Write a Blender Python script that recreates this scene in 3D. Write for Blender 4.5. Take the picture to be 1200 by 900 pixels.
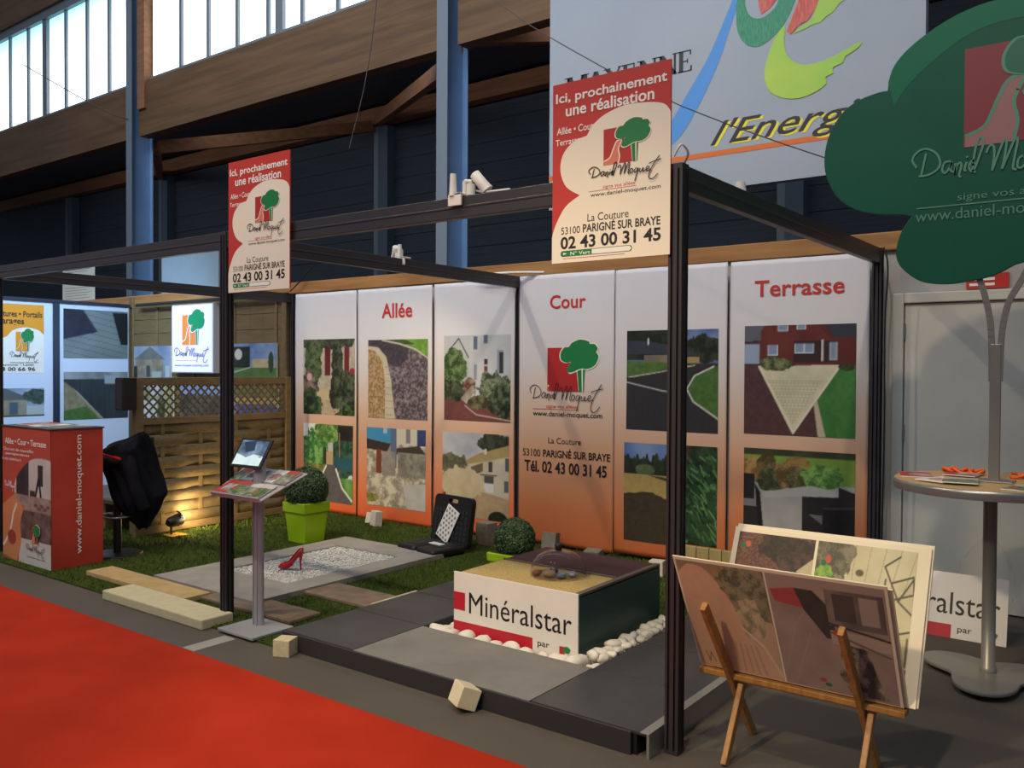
import bpy, math, random
import numpy as np
from mathutils import Vector, Matrix
random.seed(7)
PI = math.pi
SC = bpy.context.scene
COL = SC.collection
for _o in list(bpy.data.objects):
    bpy.data.objects.remove(_o)

# ------------------------------------------------------------------ camera, world, lights, exposure
cd = bpy.data.cameras.new('camera')
cam = bpy.data.objects.new('camera', cd); COL.objects.link(cam)
cd.sensor_width = 36.0; cd.lens = 36.0 * 1014.35 / 1200; cd.clip_end = 200
yaw, pitch, roll = .6424, -.0174, .0055
fw = Vector((-math.sin(yaw) * math.cos(pitch), math.cos(yaw) * math.cos(pitch), math.sin(pitch)))
rt = Vector((math.cos(yaw), math.sin(yaw), 0)); up = rt.cross(fw)
r2 = rt * math.cos(roll) + up * math.sin(roll); u2 = up * math.cos(roll) - rt * math.sin(roll)
cam.matrix_world = Matrix(((r2.x, u2.x, -fw.x, 0), (r2.y, u2.y, -fw.y, 0), (r2.z, u2.z, -fw.z, 1.6), (0, 0, 0, 1)))
SC.camera = cam

SC.view_settings.view_transform = 'Standard'; SC.view_settings.look = 'None'
SC.view_settings.exposure = 0.0; SC.view_settings.gamma = 1.0
SC.view_settings.use_curve_mapping = False

wd = bpy.data.worlds.new('world'); SC.world = wd; wd.use_nodes = True
wd.node_tree.nodes['Background'].inputs[0].default_value = (.50, .60, .78, 1)
wd.node_tree.nodes['Background'].inputs[1].default_value = .34

def light(name, kind, loc, power, color, target=None, **kw):
    ld = bpy.data.lights.new(name, kind); ld.energy = power; ld.color = color
    for k, v in kw.items(): setattr(ld, k, v)
    o = bpy.data.objects.new(name, ld); COL.objects.link(o); o.location = loc
    if target is not None:
        o.rotation_euler = (Vector(target) - Vector(loc)).to_track_quat('-Z', 'Y').to_euler()
    return o
# high bay lamps of the hall (warm) and the daylight coming from the opposite glazed side (cool), with added fills
light('hall_lamp', 'SPOT', (-7.3, .3, 8.2), 800, (1, .84, .64), (-6.0, 5.4, .6), spot_size=1.6, spot_blend=.9, shadow_soft_size=.12)
light('hall_lamp', 'SPOT', (-.8, .3, 8.2), 760, (1, .84, .64), (-2.6, 5.8, 1.2), spot_size=1.5, spot_blend=.9, shadow_soft_size=.12)
light('carpet_fill', 'SPOT', (-5.2, .2, 8.5), 820, (1, .84, .68), (-6.6, -.4, 0), spot_size=1.6, spot_blend=1.0, shadow_soft_size=.3)  # added fill: warm spot brightening the red carpet
light('daylight', 'AREA', (-4.5, -6.5, 8.0), 150, (.84, .92, 1), (-4.5, 6.0, 2.0), shape='RECTANGLE', size=11, size_y=3)
light('far_wall_fill', 'AREA', (-11, 9.2, 6.4), 100, (.9, .95, 1), (-11, 13, 3.6), shape='RECTANGLE', size=26, size_y=.4)  # added strip, hidden behind the glulam, lifting the dark cladding and timbers
light('front_fill_spot', 'SPOT', (-2.5, -2.0, 5.2), 1000, (1, .77, .46), (-2.2, 3.5, .15), spot_size=.66, spot_blend=.7, shadow_soft_size=.15)  # added warm spot for display box and easel fronts, kept off the banners
light('poster_fill_spot', 'SPOT', (-9.0, 4.6, 3.9), 560, (.45, .72, 1), (-11.4, 5.6, 1.2), spot_size=1.7, spot_blend=.9, shadow_soft_size=.1)  # added bluish spot that brightens the poster partition
light('upper_fill', 'AREA', (-7, -1.5, 12.5), 350, (.84, .92, 1), (-8.5, 9, 5.6), shape='RECTANGLE', size=12, size_y=3, spread=1.4)  # extra area fill put in for the columns and upper timber

# ------------------------------------------------------------------ materials
def lin(c):
    c = np.asarray(c, float) / 255.0
    return np.where(c <= .04045, c / 12.92, ((c + .055) / 1.055) ** 2.4)
def rgba(c): return (*[float(x) for x in lin(c)], 1.0)
MATS = {}
def mat(name, c, rough=.55, metal=0, c2=None, scale=8, bump=0, bscale=60, stretch=(1, 1, 1), emit=None, es=1, trans=0, alpha=1, spec=None, detail=4, lo=.35, hi=.65):
    if name in MATS: return MATS[name]
    m = bpy.data.materials.new(name); m.use_nodes = True; nt = m.node_tree
    b = nt.nodes['Principled BSDF']; b.inputs['Base Color'].default_value = rgba(c)
    b.inputs['Roughness'].default_value = rough; b.inputs['Metallic'].default_value = metal
    if spec is not None: b.inputs['Specular IOR Level'].default_value = spec
    if trans: b.inputs['Transmission Weight'].default_value = trans
    if alpha < 1: b.inputs['Alpha'].default_value = alpha
    if emit is not None:
        b.inputs['Emission Color'].default_value = rgba(emit); b.inputs['Emission Strength'].default_value = es
    if c2 is not None or bump:
        tc = nt.nodes.new('ShaderNodeTexCoord'); mp = nt.nodes.new('ShaderNodeMapping'); mp.inputs['Scale'].default_value = stretch
        nt.links.new(tc.outputs['Object'], mp.inputs['Vector'])
    if c2 is not None:
        nz = nt.nodes.new('ShaderNodeTexNoise'); nz.inputs['Scale'].default_value = scale; nz.inputs['Detail'].default_value = detail
        rp = nt.nodes.new('ShaderNodeValToRGB'); rp.color_ramp.elements[0].position = lo; rp.color_ramp.elements[1].position = hi
        rp.color_ramp.elements[0].color = rgba(c); rp.color_ramp.elements[1].color = rgba(c2)
        nt.links.new(mp.outputs[0], nz.inputs['Vector']); nt.links.new(nz.outputs['Fac'], rp.inputs[0]); nt.links.new(rp.outputs[0], b.inputs['Base Color'])
    if bump:
        n2 = nt.nodes.new('ShaderNodeTexNoise'); n2.inputs['Scale'].default_value = bscale; n2.inputs['Detail'].default_value = 3
        bp = nt.nodes.new('ShaderNodeBump'); bp.inputs['Strength'].default_value = bump; bp.inputs['Distance'].default_value = .02
        nt.links.new(mp.outputs[0], n2.inputs['Vector']); nt.links.new(n2.outputs['Fac'], bp.inputs['Height']); nt.links.new(bp.outputs[0], b.inputs['Normal'])
    MATS[name] = m; return m
def print_mat(name='print', rough=.5, spec=.3):
    if name in MATS: return MATS[name]
    m = bpy.data.materials.new(name); m.use_nodes = True; nt = m.node_tree; b = nt.nodes['Principled BSDF']
    a = nt.nodes.new('ShaderNodeAttribute'); a.attribute_name = 'Col'
    nt.links.new(a.outputs['Color'], b.inputs['Base Color']); b.inputs['Roughness'].default_value = rough; b.inputs['Specular IOR Level'].default_value = spec
    MATS[name] = m; return m
def gradient_mat(name, stops, rough=.5):
    m = bpy.data.materials.new(name); m.use_nodes = True; nt = m.node_tree; b = nt.nodes['Principled BSDF']
    tc = nt.nodes.new('ShaderNodeTexCoord'); sp = nt.nodes.new('ShaderNodeSeparateXYZ'); rp = nt.nodes.new('ShaderNodeValToRGB')
    nt.links.new(tc.outputs['Generated'], sp.inputs[0]); nt.links.new(sp.outputs['Z'], rp.inputs[0]); nt.links.new(rp.outputs[0], b.inputs['Base Color'])
    e = rp.color_ramp.elements
    while len(e) < len(stops): e.new(.5)
    for k, (p, c) in enumerate(stops): e[k].position = p; e[k].color = rgba(c)
    b.inputs['Roughness'].default_value = rough; b.inputs['Specular IOR Level'].default_value = .3
    MATS[name] = m; return m

# ------------------------------------------------------------------ mesh helpers
ORG = {}
class Fr:
    """a flat frame: a along u, b along v, d out of it"""
    def __init__(s, o, u, v):
        s.o = Vector(o); s.u = Vector(u).normalized(); s.v = Vector(v).normalized(); s.n = s.u.cross(s.v).normalized()
    def __call__(s, a, b, d=0): return s.o + s.u * a + s.v * b + s.n * d
WALLF = lambda y: Fr((0, y, 0), (1, 0, 0), (0, 0, 1))
class MB:
    def __init__(s): s.v = []; s.f = []; s.mi = []; s.sm = []; s.m = 0
    def add(s, vs, fs, smooth=False):
        k = len(s.v); s.v += [tuple(p) for p in vs]
        for f in fs: s.f.append(tuple(i + k for i in f)); s.mi.append(s.m); s.sm.append(smooth)
        return s
    def box(s, x0, x1, y0, y1, z0, z1, M=None):
        P = [Vector((x, y, z)) for z in (z0, z1) for y in (y0, y1) for x in (x0, x1)]
        if M is not None: P = [M @ p for p in P]
        return s.add(P, [(0, 2, 3, 1), (4, 5, 7, 6), (0, 1, 5, 4), (2, 6, 7, 3), (0, 4, 6, 2), (1, 3, 7, 5)])
    def hexa(s, P): # 4 bottom ccw, 4 top ccw
        return s.add(P, [(3, 2, 1, 0), (4, 5, 6, 7), (0, 1, 5, 4), (1, 2, 6, 5), (2, 3, 7, 6), (3, 0, 4, 7)])
    def bar(s, p, q, w, h, upv=(0, 0, 1)):
        p, q = Vector(p), Vector(q); t = (q - p).normalized(); a = t.cross(Vector(upv))
        if a.length < 1e-4: a = t.cross(Vector((0, 1, 0)))
        a.normalize(); b = a.cross(t).normalized()
        c = lambda o: [o - a * w / 2 - b * h / 2, o + a * w / 2 - b * h / 2, o + a * w / 2 + b * h / 2, o - a * w / 2 + b * h / 2]
        return s.add(c(p) + c(q), [(0, 1, 2, 3), (7, 6, 5, 4), (0, 4, 5, 1), (1, 5, 6, 2), (2, 6, 7, 3), (3, 7, 4, 0)])
    def tube(s, pts, r, n=10, caps=True, smooth=True):
        pts = [Vector(p) for p in pts]; rs = r if isinstance(r, (list, tuple)) else [r] * len(pts)
        t0 = (pts[1] - pts[0]).normalized(); a = t0.orthogonal().normalized(); vs = []
        for i, p in enumerate(pts):
            t = (pts[min(i + 1, len(pts) - 1)] - pts[max(i - 1, 0)]).normalized()
            a = (a - t * a.dot(t)).normalized(); b = t.cross(a)
            vs += [p + (a * math.cos(2 * PI * k / n) + b * math.sin(2 * PI * k / n)) * rs[i] for k in range(n)]
        fs = [(i * n + k, i * n + (k + 1) % n, (i + 1) * n + (k + 1) % n, (i + 1) * n + k) for i in range(len(pts) - 1) for k in range(n)]
        s.add(vs, fs, smooth)
        if caps:
            s.add(vs[:n], [tuple(range(n - 1, -1, -1))]); s.add(vs[-n:], [tuple(range(n))])
        return s
    def lathe(s, prof, c=(0, 0, 0), n=24, smooth=True):
        c = Vector(c); vs = []; m = len(prof)
        for k in range(n):
            a = 2 * PI * k / n
            vs += [c + Vector((r * math.cos(a), r * math.sin(a), z)) for r, z in prof]
        fs = [(k * m + i, ((k + 1) % n) * m + i, ((k + 1) % n) * m + i + 1, k * m + i + 1) for k in range(n) for i in range(m - 1)]
        return s.add(vs, fs, smooth)
    def poly(s, fr, pts, d=0): return s.add([fr(a, b, d) for a, b in pts], [tuple(range(len(pts)))] if area(pts) > 0 else [tuple(range(len(pts) - 1, -1, -1))])
    def prism(s, fr, pts, d0, d1):
        if area(pts) < 0: pts = pts[::-1]
        n = len(pts); vs = [fr(a, b, d0) for a, b in pts] + [fr(a, b, d1) for a, b in pts]
        fs = [tuple(range(n - 1, -1, -1)), tuple(range(n, 2 * n))] + [(i, (i + 1) % n, n + (i + 1) % n, n + i) for i in range(n)]
        return s.add(vs, fs)
    def stroke(s, fr, pts, w, d=0, n=5, taper=False):
        pts = smooth2(pts, n); L = []
        for i, p in enumerate(pts):
            q0 = pts[max(i - 1, 0)]; q1 = pts[min(i + 1, len(pts) - 1)]
            tx, ty = q1[0] - q0[0], q1[1] - q0[1]; l = math.hypot(tx, ty) or 1
            ww = w / 2 * ((.45 + .55 * math.sin(PI * (i + .5) / len(pts))) if taper else 1)
            L.append(((p[0] - ty / l * ww, p[1] + tx / l * ww), (p[0] + ty / l * ww, p[1] - tx / l * ww)))
        vs = [fr(*q, d) for pr in L for q in pr]
        return s.add(vs, [(2 * i, 2 * i + 1, 2 * i + 3, 2 * i + 2) for i in range(len(L) - 1)])
    def text(s, fr, body, a0, a1, b0, b1, d=.001, bold=0, shear=0):
        vs, fs = text2d(body, bold, shear)
        xs = [p[0] for p in vs]; ys = [p[1] for p in vs]; x0, x1, y0, y1 = min(xs), max(xs), min(ys), max(ys)
        return s.add([fr(a0 + (x - x0) / (x1 - x0) * (a1 - a0), b0 + (y - y0) / (y1 - y0) * (b1 - b0), d) for x, y in vs], fs)
    def conform(s, fn): s.v = [tuple(fn(p)) for p in s.v]; return s
    def build(s, name, mats, parent=None, loc=None, bevel=0, label=None, seg=2):
        me = bpy.data.meshes.new(name)
        o = bpy.data.objects.new(name, me); COL.objects.link(o)
        if parent is not None: o.parent = parent; org = ORG[parent]
        elif loc is not None: org = Vector(loc); o.location = org
        else: org = Vector((0, 0, 0))
        ORG[o] = org
        me.from_pydata([(x - org.x, y - org.y, z - org.z) for x, y, z in s.v], [], s.f)
        for m in (mats if isinstance(mats, (list, tuple)) else [mats]): me.materials.append(m)
        me.polygons.foreach_set('material_index', s.mi); me.polygons.foreach_set('use_smooth', s.sm); me.update()
        if bevel:
            b = o.modifiers.new('bevel', 'BEVEL'); b.width = bevel; b.segments = seg; b.limit_method = 'ANGLE'
        if label: o['label'] = label
        return o
def area(p): return sum(p[i][0] * p[(i + 1) % len(p)][1] - p[(i + 1) % len(p)][0] * p[i][1] for i in range(len(p)))
def smooth2(pts, n=5, closed=False):
    if n <= 1 or len(pts) < 3: return list(pts)
    out = []; N = len(pts); rng = range(N) if closed else range(N - 1)
    g = (lambda i: pts[i % N]) if closed else (lambda i: pts[min(max(i, 0), N - 1)])
    for i in rng:
        p0, p1, p2, p3 = g(i - 1), g(i), g(i + 1), g(i + 2)
        for k in range(n):
            t = k / n
            out.append(tuple(.5 * (2 * p1[j] + (p2[j] - p0[j]) * t + (2 * p0[j] - 5 * p1[j] + 4 * p2[j] - p3[j]) * t * t + (3 * p1[j] - p0[j] - 3 * p2[j] + p3[j]) * t ** 3) for j in range(len(p1))))
    if not closed: out.append(tuple(pts[-1]))
    return out
_TX = {}
def text2d(body, bold, shear):
    k = (body, bold, shear)
    if k not in _TX:
        cu = bpy.data.curves.new('lettering', 'FONT'); cu.body = body; cu.offset = bold; cu.shear = shear; cu.resolution_u = 3
        o = bpy.data.objects.new('lettering', cu); COL.objects.link(o); bpy.context.view_layer.update()
        me = bpy.data.meshes.new_from_object(o.evaluated_get(bpy.context.evaluated_depsgraph_get()))
        _TX[k] = ([(v.co.x, v.co.y) for v in me.vertices], [tuple(p.vertices) if p.normal.z > 0 else tuple(reversed(p.vertices)) for p in me.polygons])
        bpy.data.objects.remove(o); bpy.data.curves.remove(cu); bpy.data.meshes.remove(me)
    return _TX[k]
def tag(o, label, cat, group=None):
    o['label'] = label; o['category'] = cat
    if group: o['group'] = group
    return o
def thing(name, label, cat, loc, group=None):
    o = bpy.data.objects.new(name, None); COL.objects.link(o); o.location = loc; o.empty_display_size = .1
    ORG[o] = Vector(loc); return tag(o, label, cat, group)
def struct(o): o['kind'] = 'structure'; return o
def copy_thing(o, loc, label=None):
    c = o.copy(); COL.objects.link(c); c.location = loc; ORG[c] = Vector(loc)
    if label: c['label'] = label
    for ch in list(o.children):
        d = ch.copy(); COL.objects.link(d); d.parent = c; ORG[d] = Vector(loc)
        for g in list(ch.children):
            e = g.copy(); COL.objects.link(e); e.parent = d; ORG[e] = Vector(loc)
    return c

# ------------------------------------------------------------------ printed pictures: procedural colour grids
class Cv:
    def __init__(s, w, h, base=(200, 200, 200), seed=1, ss=2):
        s.w, s.h, s.ss = w, h, ss; s.W, s.H = w * ss, h * ss; s.r = np.random.default_rng(seed)
        s.Y, s.X = np.mgrid[0:s.H, 0:s.W].astype(float); s.X = (s.X + .5) / s.W; s.Y = (s.Y + .5) / s.H
        s.a = np.zeros((s.H, s.W, 3)); s.a[:] = np.array(base) / 255.
    def noise(s, sc=8, oct=3):
        out = np.zeros((s.H, s.W)); amp = 1.
        for o in range(oct):
            ny = max(int(sc * 2 ** o * s.h / max(s.w, s.h)), 1) + 2; nx = max(int(sc * 2 ** o * s.w / max(s.w, s.h)), 1) + 2
            g = s.r.random((ny, nx)); x = s.X * (nx - 1.001); y = s.Y * (ny - 1.001)
            i = x.astype(int); j = y.astype(int); u = x - i; v = y - j
            out += amp * ((g[j, i] * (1 - u) + g[j, i + 1] * u) * (1 - v) + (g[j + 1, i] * (1 - u) + g[j + 1, i + 1] * u) * v); amp *= .6
        out -= out.min(); return out / out.max()
    def put(s, m, c, c2=None, sc=8, oct=3, k=1.):
        c = np.array(c) / 255.
        if c2 is None: s.a[m] = c
        else:
            n = np.clip((s.noise(sc, oct) - .5) * 1.5 * k + .5 + (s.spk() if k > 1.2 else 0), 0, 1)[m][:, None]; s.a[m] = c * (1 - n) + np.array(c2) / 255. * n
        return s
    def spk(s):
        g = s.r.random((s.h, s.w)); return (np.kron(g, np.ones((s.ss, s.ss))) - .5) * .75
    def mpoly(s, pts):
        m = np.zeros((s.H, s.W), bool); n = len(pts)
        for i in range(n):
            (x0, y0), (x1, y1) = pts[i], pts[(i + 1) % n]
            if y0 == y1: continue
            m ^= ((s.Y >= min(y0, y1)) & (s.Y < max(y0, y1)) & (s.X < x0 + (s.Y - y0) * (x1 - x0) / (y1 - y0)))
        return m
    def poly(s, pts, c, c2=None, **k): return s.put(s.mpoly(pts), c, c2, **k)
    def rect(s, x0, y0, x1, y1, c, c2=None, **k): return s.put((s.X >= x0) & (s.X < x1) & (s.Y >= y0) & (s.Y < y1), c, c2, **k)
    def ell(s, cx, cy, rx, ry, c, c2=None, rough=0, **k):
        d = ((s.X - cx) / rx) ** 2 + ((s.Y - cy) / ry) ** 2
        if rough: d = d + (s.noise(14, 3) - .5) * rough
        return s.put(d < 1, c, c2, **k)
    def bush(s, cx, cy, rx, ry, c, c2): return s.ell(cx, cy, rx, ry, c, c2, rough=1.3, sc=18, oct=3, k=1.6)
    def line(s, pts, w, c):
        m = np.zeros((s.H, s.W), bool); ar = s.h / s.w
        for (x0, y0), (x1, y1) in zip(pts[:-1], pts[1:]):
            dx, dy = x1 - x0, (y1 - y0) * ar; L = dx * dx + dy * dy + 1e-9
            t = np.clip(((s.X - x0) * dx + (s.Y - y0) * ar * dy) / L, 0, 1)
            m |= (s.X - x0 - t * dx) ** 2 + ((s.Y - y0) * ar - t * dy) ** 2 < (w / 2) ** 2
        return s.put(m, c)
    def get(s):
        a = s.a.reshape(s.h, s.ss, s.w, s.ss, 3).mean((1, 3)); g = a.mean(2, keepdims=True); return np.clip(g + (a - g) * .84, 0, 1) * .96
def picture(name, cv, corners, parent, fn=None, label=None, mt=None, loc=None):
    """corners: top-left, top-right, bottom-left, bottom-right"""
    img = cv.get(); h, w = img.shape[:2]
    P = [np.array(c, float) for c in corners]
    U, V = np.meshgrid(np.linspace(0, 1, w), np.linspace(0, 1, h))
    U = U[..., None]; V = V[..., None]
    pts = (P[0] * (1 - U) + P[1] * U) * (1 - V) + (P[2] * (1 - U) + P[3] * U) * V
    pts = pts.reshape(-1, 3)
    if fn is not None: pts = fn(pts)
    org = np.array(ORG[parent]) if parent is not None else np.array(loc if loc is not None else (0, 0, 0), float)
    i = np.arange(w * h).reshape(h, w)
    fs = np.stack([i[1:, :-1], i[1:, 1:], i[:-1, 1:], i[:-1, :-1]], -1).reshape(-1, 4)
    me = bpy.data.meshes.new(name); me.from_pydata((pts - org).tolist(), [], fs.tolist())
    at = me.color_attributes.new('Col', 'FLOAT_COLOR', 'POINT')
    c4 = np.ones((w * h, 4), np.float32); c4[:, :3] = lin(img.reshape(-1, 3) * 255)
    at.data.foreach_set('color', c4.ravel()); me.materials.append(mt or print_mat()); me.update()
    o = bpy.data.objects.new(name, me); COL.objects.link(o); ORG[o] = Vector(org)
    if parent is not None: o.parent = parent
    else: o.location = Vector(org)
    if label: o['label'] = label
    return o

# ------------------------------------------------------------------ common materials
M_alu = mat('anthracite_aluminium', (58, 55, 58), .4, .25)
M_steel = mat('brushed_steel', (150, 148, 146), .35, .8)
M_white = mat('white_plastic', (225, 222, 216), .4)
M_board = mat('white_board', (228, 222, 214), .45, c2=(222, 216, 208), scale=3)
M_black = mat('black_plastic', (18, 18, 20), .45)
M_dark = mat('black_print', (24, 22, 22), .5)
M_redp = mat('red_print', (190, 50, 38), .5)
M_logored = mat('logo_red', (176, 36, 32), .5)
M_tan = mat('logo_path', (214, 120, 96), .5)
M_green = mat('logo_green', (16, 120, 62), .5)
M_cream = mat('cream_print', (236, 226, 206), .5)
M_whitep = mat('white_print', (240, 236, 228), .5)
M_orange = mat('orange_print', (214, 140, 30), .5)
M_pine = mat('pine_fence', (112, 96, 64), .7, c2=(96, 82, 52), scale=3, stretch=(1, 6, 14), bump=.25, bscale=30)
M_pine2 = mat('pine_fence_rail', (120, 100, 66), .65, c2=(104, 86, 54), scale=4, stretch=(10, 2, 6), bump=.2, bscale=30)
M_ewood = mat('easel_wood', (176, 128, 66), .5, c2=(150, 102, 48), scale=6, stretch=(8, 8, 1), bump=.1)
M_glulam = mat('glulam', (112, 82, 52), .7, c2=(90, 65, 40), scale=1.5, stretch=(.4, 3, 6), bump=.2, bscale=12)
M_glulam2 = mat('glulam_small', (150, 104, 70), .75, c2=(128, 86, 56), scale=2, stretch=(.5, 3, 6))
M_cap = mat('timber_cap', (168, 122, 70), .65, c2=(142, 98, 52), scale=2.5, stretch=(.6, 4, 6))
M_steelblue = mat('blue_painted_steel', (132, 168, 210), .5, c2=(124, 158, 200), scale=3)
M_galv = mat('grey_flange', (116, 128, 138), .5, .2)
M_stone = mat('cast_stone', (196, 184, 152), .85, c2=(182, 168, 134), scale=30, bump=.3, bscale=120)

# ------------------------------------------------------------------ logo, signature
TREE = smooth2([(.39, .285), (.37, .135), (.465, 0), (.59, -.015), (.68, -.105), (.9, -.18), (1.12, -.135), (1.156, -.08), (1.284, -.07), (1.356, .03), (1.32, .105), (1.38, .21), (1.3, .39), (1.12, .48), (.92, .48), (.65, .57), (.54, .495), (.648, .33), (.54, .345)], 4, True)
PATH = [(.012, .885), (.19, .81), (.28, .615), (.39, .39), (.54, .36), (.484, .495), (.447, .615), (.484, .795), (.447, 1), (.012, 1)]
def logo(mb, fr, a0, b1, s, base, sy=None, mi=(0, 1, 2, 3), d=.001):
    """square at a0..a0+s, top at b1; material slots mi = square, path, outline, tree; base frame"""
    sy = sy or s
    T = lambda P, g=0: [(a0 + x * s, b1 - y * sy) for x, y in P]
    mb.m = mi[0]; mb.poly(fr, T([(0, 1), (1, 1), (1, 0), (0, 0)]), d)
    mb.m = mi[2]; mb.stroke(fr, T(PATH[:6] + PATH[5:9]), s * .035, d * 1.6, 3)
    mb.m = mi[1]; mb.poly(fr, T(PATH), d * 1.3)
    cx, cy = .86, .19
    mb.m = mi[2]; mb.poly(fr, T([(.80, .45), (1.02, .45), (1.0, 1), (.86, 1)]), d * 2)
    mb.m = mi[3]; mb.poly(fr, T([(.82, .45), (.94, .45), (.95, 1), (.87, 1)]), d * 2.3); mb.poly(fr, T([(.975, .45), (1.03, .45), (1.0, 1), (.98, 1)]), d * 2.3)
    mb.m = mi[2]; mb.poly(fr, T([(cx + (x - cx) * 1.06, cy + (y - cy) * 1.08) for x, y in TREE]), d * 2.6)
    mb.m = mi[3]; mb.poly(fr, T(TREE), d * 3)
SIG = [[(175, 150), (160, 120), (175, 95), (205, 85), (240, 105), (255, 140), (245, 165), (215, 180), (182, 182)], [(207, 102), (199, 140), (190, 184)],
       [(291, 142), (272, 142), (262, 165), (270, 181), (286, 165), (294, 143), (290, 172), (300, 180)], [(306, 150), (304, 188), (310, 160), (322, 150), (325, 165), (318, 195), (326, 200)],
       [(342, 150), (336, 176), (342, 182)], [(342, 130), (345, 136)], [(352, 168), (368, 158), (362, 148), (351, 162), (354, 181), (366, 182), (385, 130), (396, 88), (386, 70), (375, 86), (366, 135), (362, 180), (372, 190)],
       [(405, 128), (415, 105), (428, 108), (430, 140), (424, 192)], [(424, 192), (445, 130), (460, 92), (468, 96), (464, 140), (455, 190)], [(455, 190), (475, 138), (494, 92), (502, 98), (494, 150), (489, 190), (500, 197)],
       [(521, 152), (506, 162), (503, 188), (516, 192), (529, 174), (521, 152)], [(562, 156), (546, 162), (539, 186), (550, 194), (564, 172), (572, 155), (562, 198), (548, 255), (544, 274)],
       [(586, 160), (580, 190), (594, 193), (612, 160), (606, 190), (616, 196), (632, 182)], [(632, 182), (656, 168), (648, 154), (634, 170), (636, 194), (656, 194), (672, 184)],
       [(737, 72), (700, 130), (670, 190), (654, 240), (662, 270), (690, 273), (726, 234)], [(655, 132), (700, 116), (748, 105)]]
def signature(mb, fr, a0, a1, b0, b1, w, d=.0012):
    w *= .72
    for q_, st in enumerate(SIG): mb.stroke(fr, [(a0 + (x - 160) / 588 * (a1 - a0), b1 - (y - 70) / 204 * (b1 - b0)) for x, y in st], w, d + q_ * .00025, 4)

# ================================================================== THE HALL
mb = MB(); mb.box(-45, 12, -14, 14, -.2, 0)
floor = struct(mb.build('floor', mat('grey_floor', (84, 77, 68), .8, c2=(74, 67, 59), scale=1.2, bump=.08, bscale=300)))
M_wallw = mat('painted_block_wall', (176, 175, 172), .8, c2=(162, 160, 155), scale=2.2, bump=.25, bscale=14)
mb = MB(); mb.box(-22, 6, 6.505, 6.64, 0, 2.45)
wall_back = struct(mb.build('wall_back', M_wallw))
mb = MB(); mb.box(-22, 6, 6.47, 6.66, 2.45, 2.58)
struct(mb.build('trim_1', M_cap, bevel=.008))
# blue steel columns: I sections
def column(x):
    o = bpy.data.objects.new('steel_column', None)
    mb = MB(); mb.m = 1; mb.box(x, x + .18, 8.1, 8.114, 0, 11); mb.m = 0
    mb.box(x, x + .18, 8.486, 8.5, 0, 11); mb.box(x + .085, x + .095, 8.114, 8.486, 0, 11)
    return struct(mb.build('steel_column', [M_steelblue, M_galv]))
column(-7.26); column(-14.5); column(-.1)
# glulam beams between the columns and the timber above the glazing
for k, (a, b) in enumerate(((-30, -14.56), (-14.26, -7.3), (-7.0, -.15), (.1, 6))):
    mb = MB(); mb.box(a, b, 8.2, 8.4, 5.6, 6.52); struct(mb.build('trim_%d' % (k + 2), M_glulam))
mb = MB(); mb.box(-30, 6, 8.15, 8.4, 8.62, 9.8); struct(mb.build('trim_6', M_glulam))
mb = MB(); mb.box(-14.24, -14.02, 8.16, 8.38, 6.05, 8.62); struct(mb.build('trim_7', M_glulam2))
# clerestory glazing
M_pane = bpy.data.materials.new('daylit_polycarbonate'); M_pane.use_nodes = True
_nt = M_pane.node_tree; _b = _nt.nodes['Principled BSDF']; _b.inputs['Base Color'].default_value = (.8, .85, .88, 1)
_b.inputs['Emission Strength'].default_value = 2.1; _b.inputs['Emission Color'].default_value = rgba((226, 244, 250))
_tc = _nt.nodes.new('ShaderNodeTexCoord'); _sp = _nt.nodes.new('ShaderNodeSeparateXYZ'); _rp = _nt.nodes.new('ShaderNodeValToRGB')
_nt.links.new(_tc.outputs['Generated'], _sp.inputs[0]); _nt.links.new(_sp.outputs['Z'], _rp.inputs[0]); _nt.links.new(_rp.outputs[0], _b.inputs['Emission Color'])
_rp.color_ramp.elements[0].position = .55; _rp.color_ramp.elements[0].color = rgba((236, 246, 250)); _rp.color_ramp.elements[1].position = 1; _rp.color_ramp.elements[1].color = rgba((120, 190, 205)); _b.inputs['Roughness'].default_value = .3
M_wframe = mat('grey_window_frame', (120, 128, 134), .5, .3)
def window(k, a, b, bars, bigs):
    mb = MB(); z0, z1, y = 6.53, 8.5, 8.3
    mb.box(a, b, y - .06, y + .06, z0 - .01, z0 + .05); mb.box(a, b, y - .09, y + .06, z1 - .05, z1 + .12)
    for x in bars: mb.box(x - .035, x + .035, y - .05, y + .05, z0, z1)
    for x in bigs: mb.box(x - .085, x + .085, y - .07, y + .07, z0 - .12, z1)
    w = struct(mb.build('window_%d' % k, M_wframe))
    xs = sorted([a] + bars + bigs + [b]); mb = MB()
    for p, q in zip(xs[:-1], xs[1:]): mb.box(p + .02, q - .02, y - .008, y + .008, z0 + .04, z1 - .04)
    mb.build('pane', M_pane, w); return w
window(1, -23, -14.7, [-22.5, -21.7, -20.9, -20.1, -19.32, -18.51, -16.96, -16.15, -15.36], [-17.75])
window(2, -13.98, -7.3, [-13.08, -12.31, -11.55, -10.79, -10.01, -9.25, -8.45, -7.7], [-10.5])
window(3, -7.0, -.15, [-6.2, -5.4, -4.6, -3.8, -2.2, -1.4, -.7], [-3.0])
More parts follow.
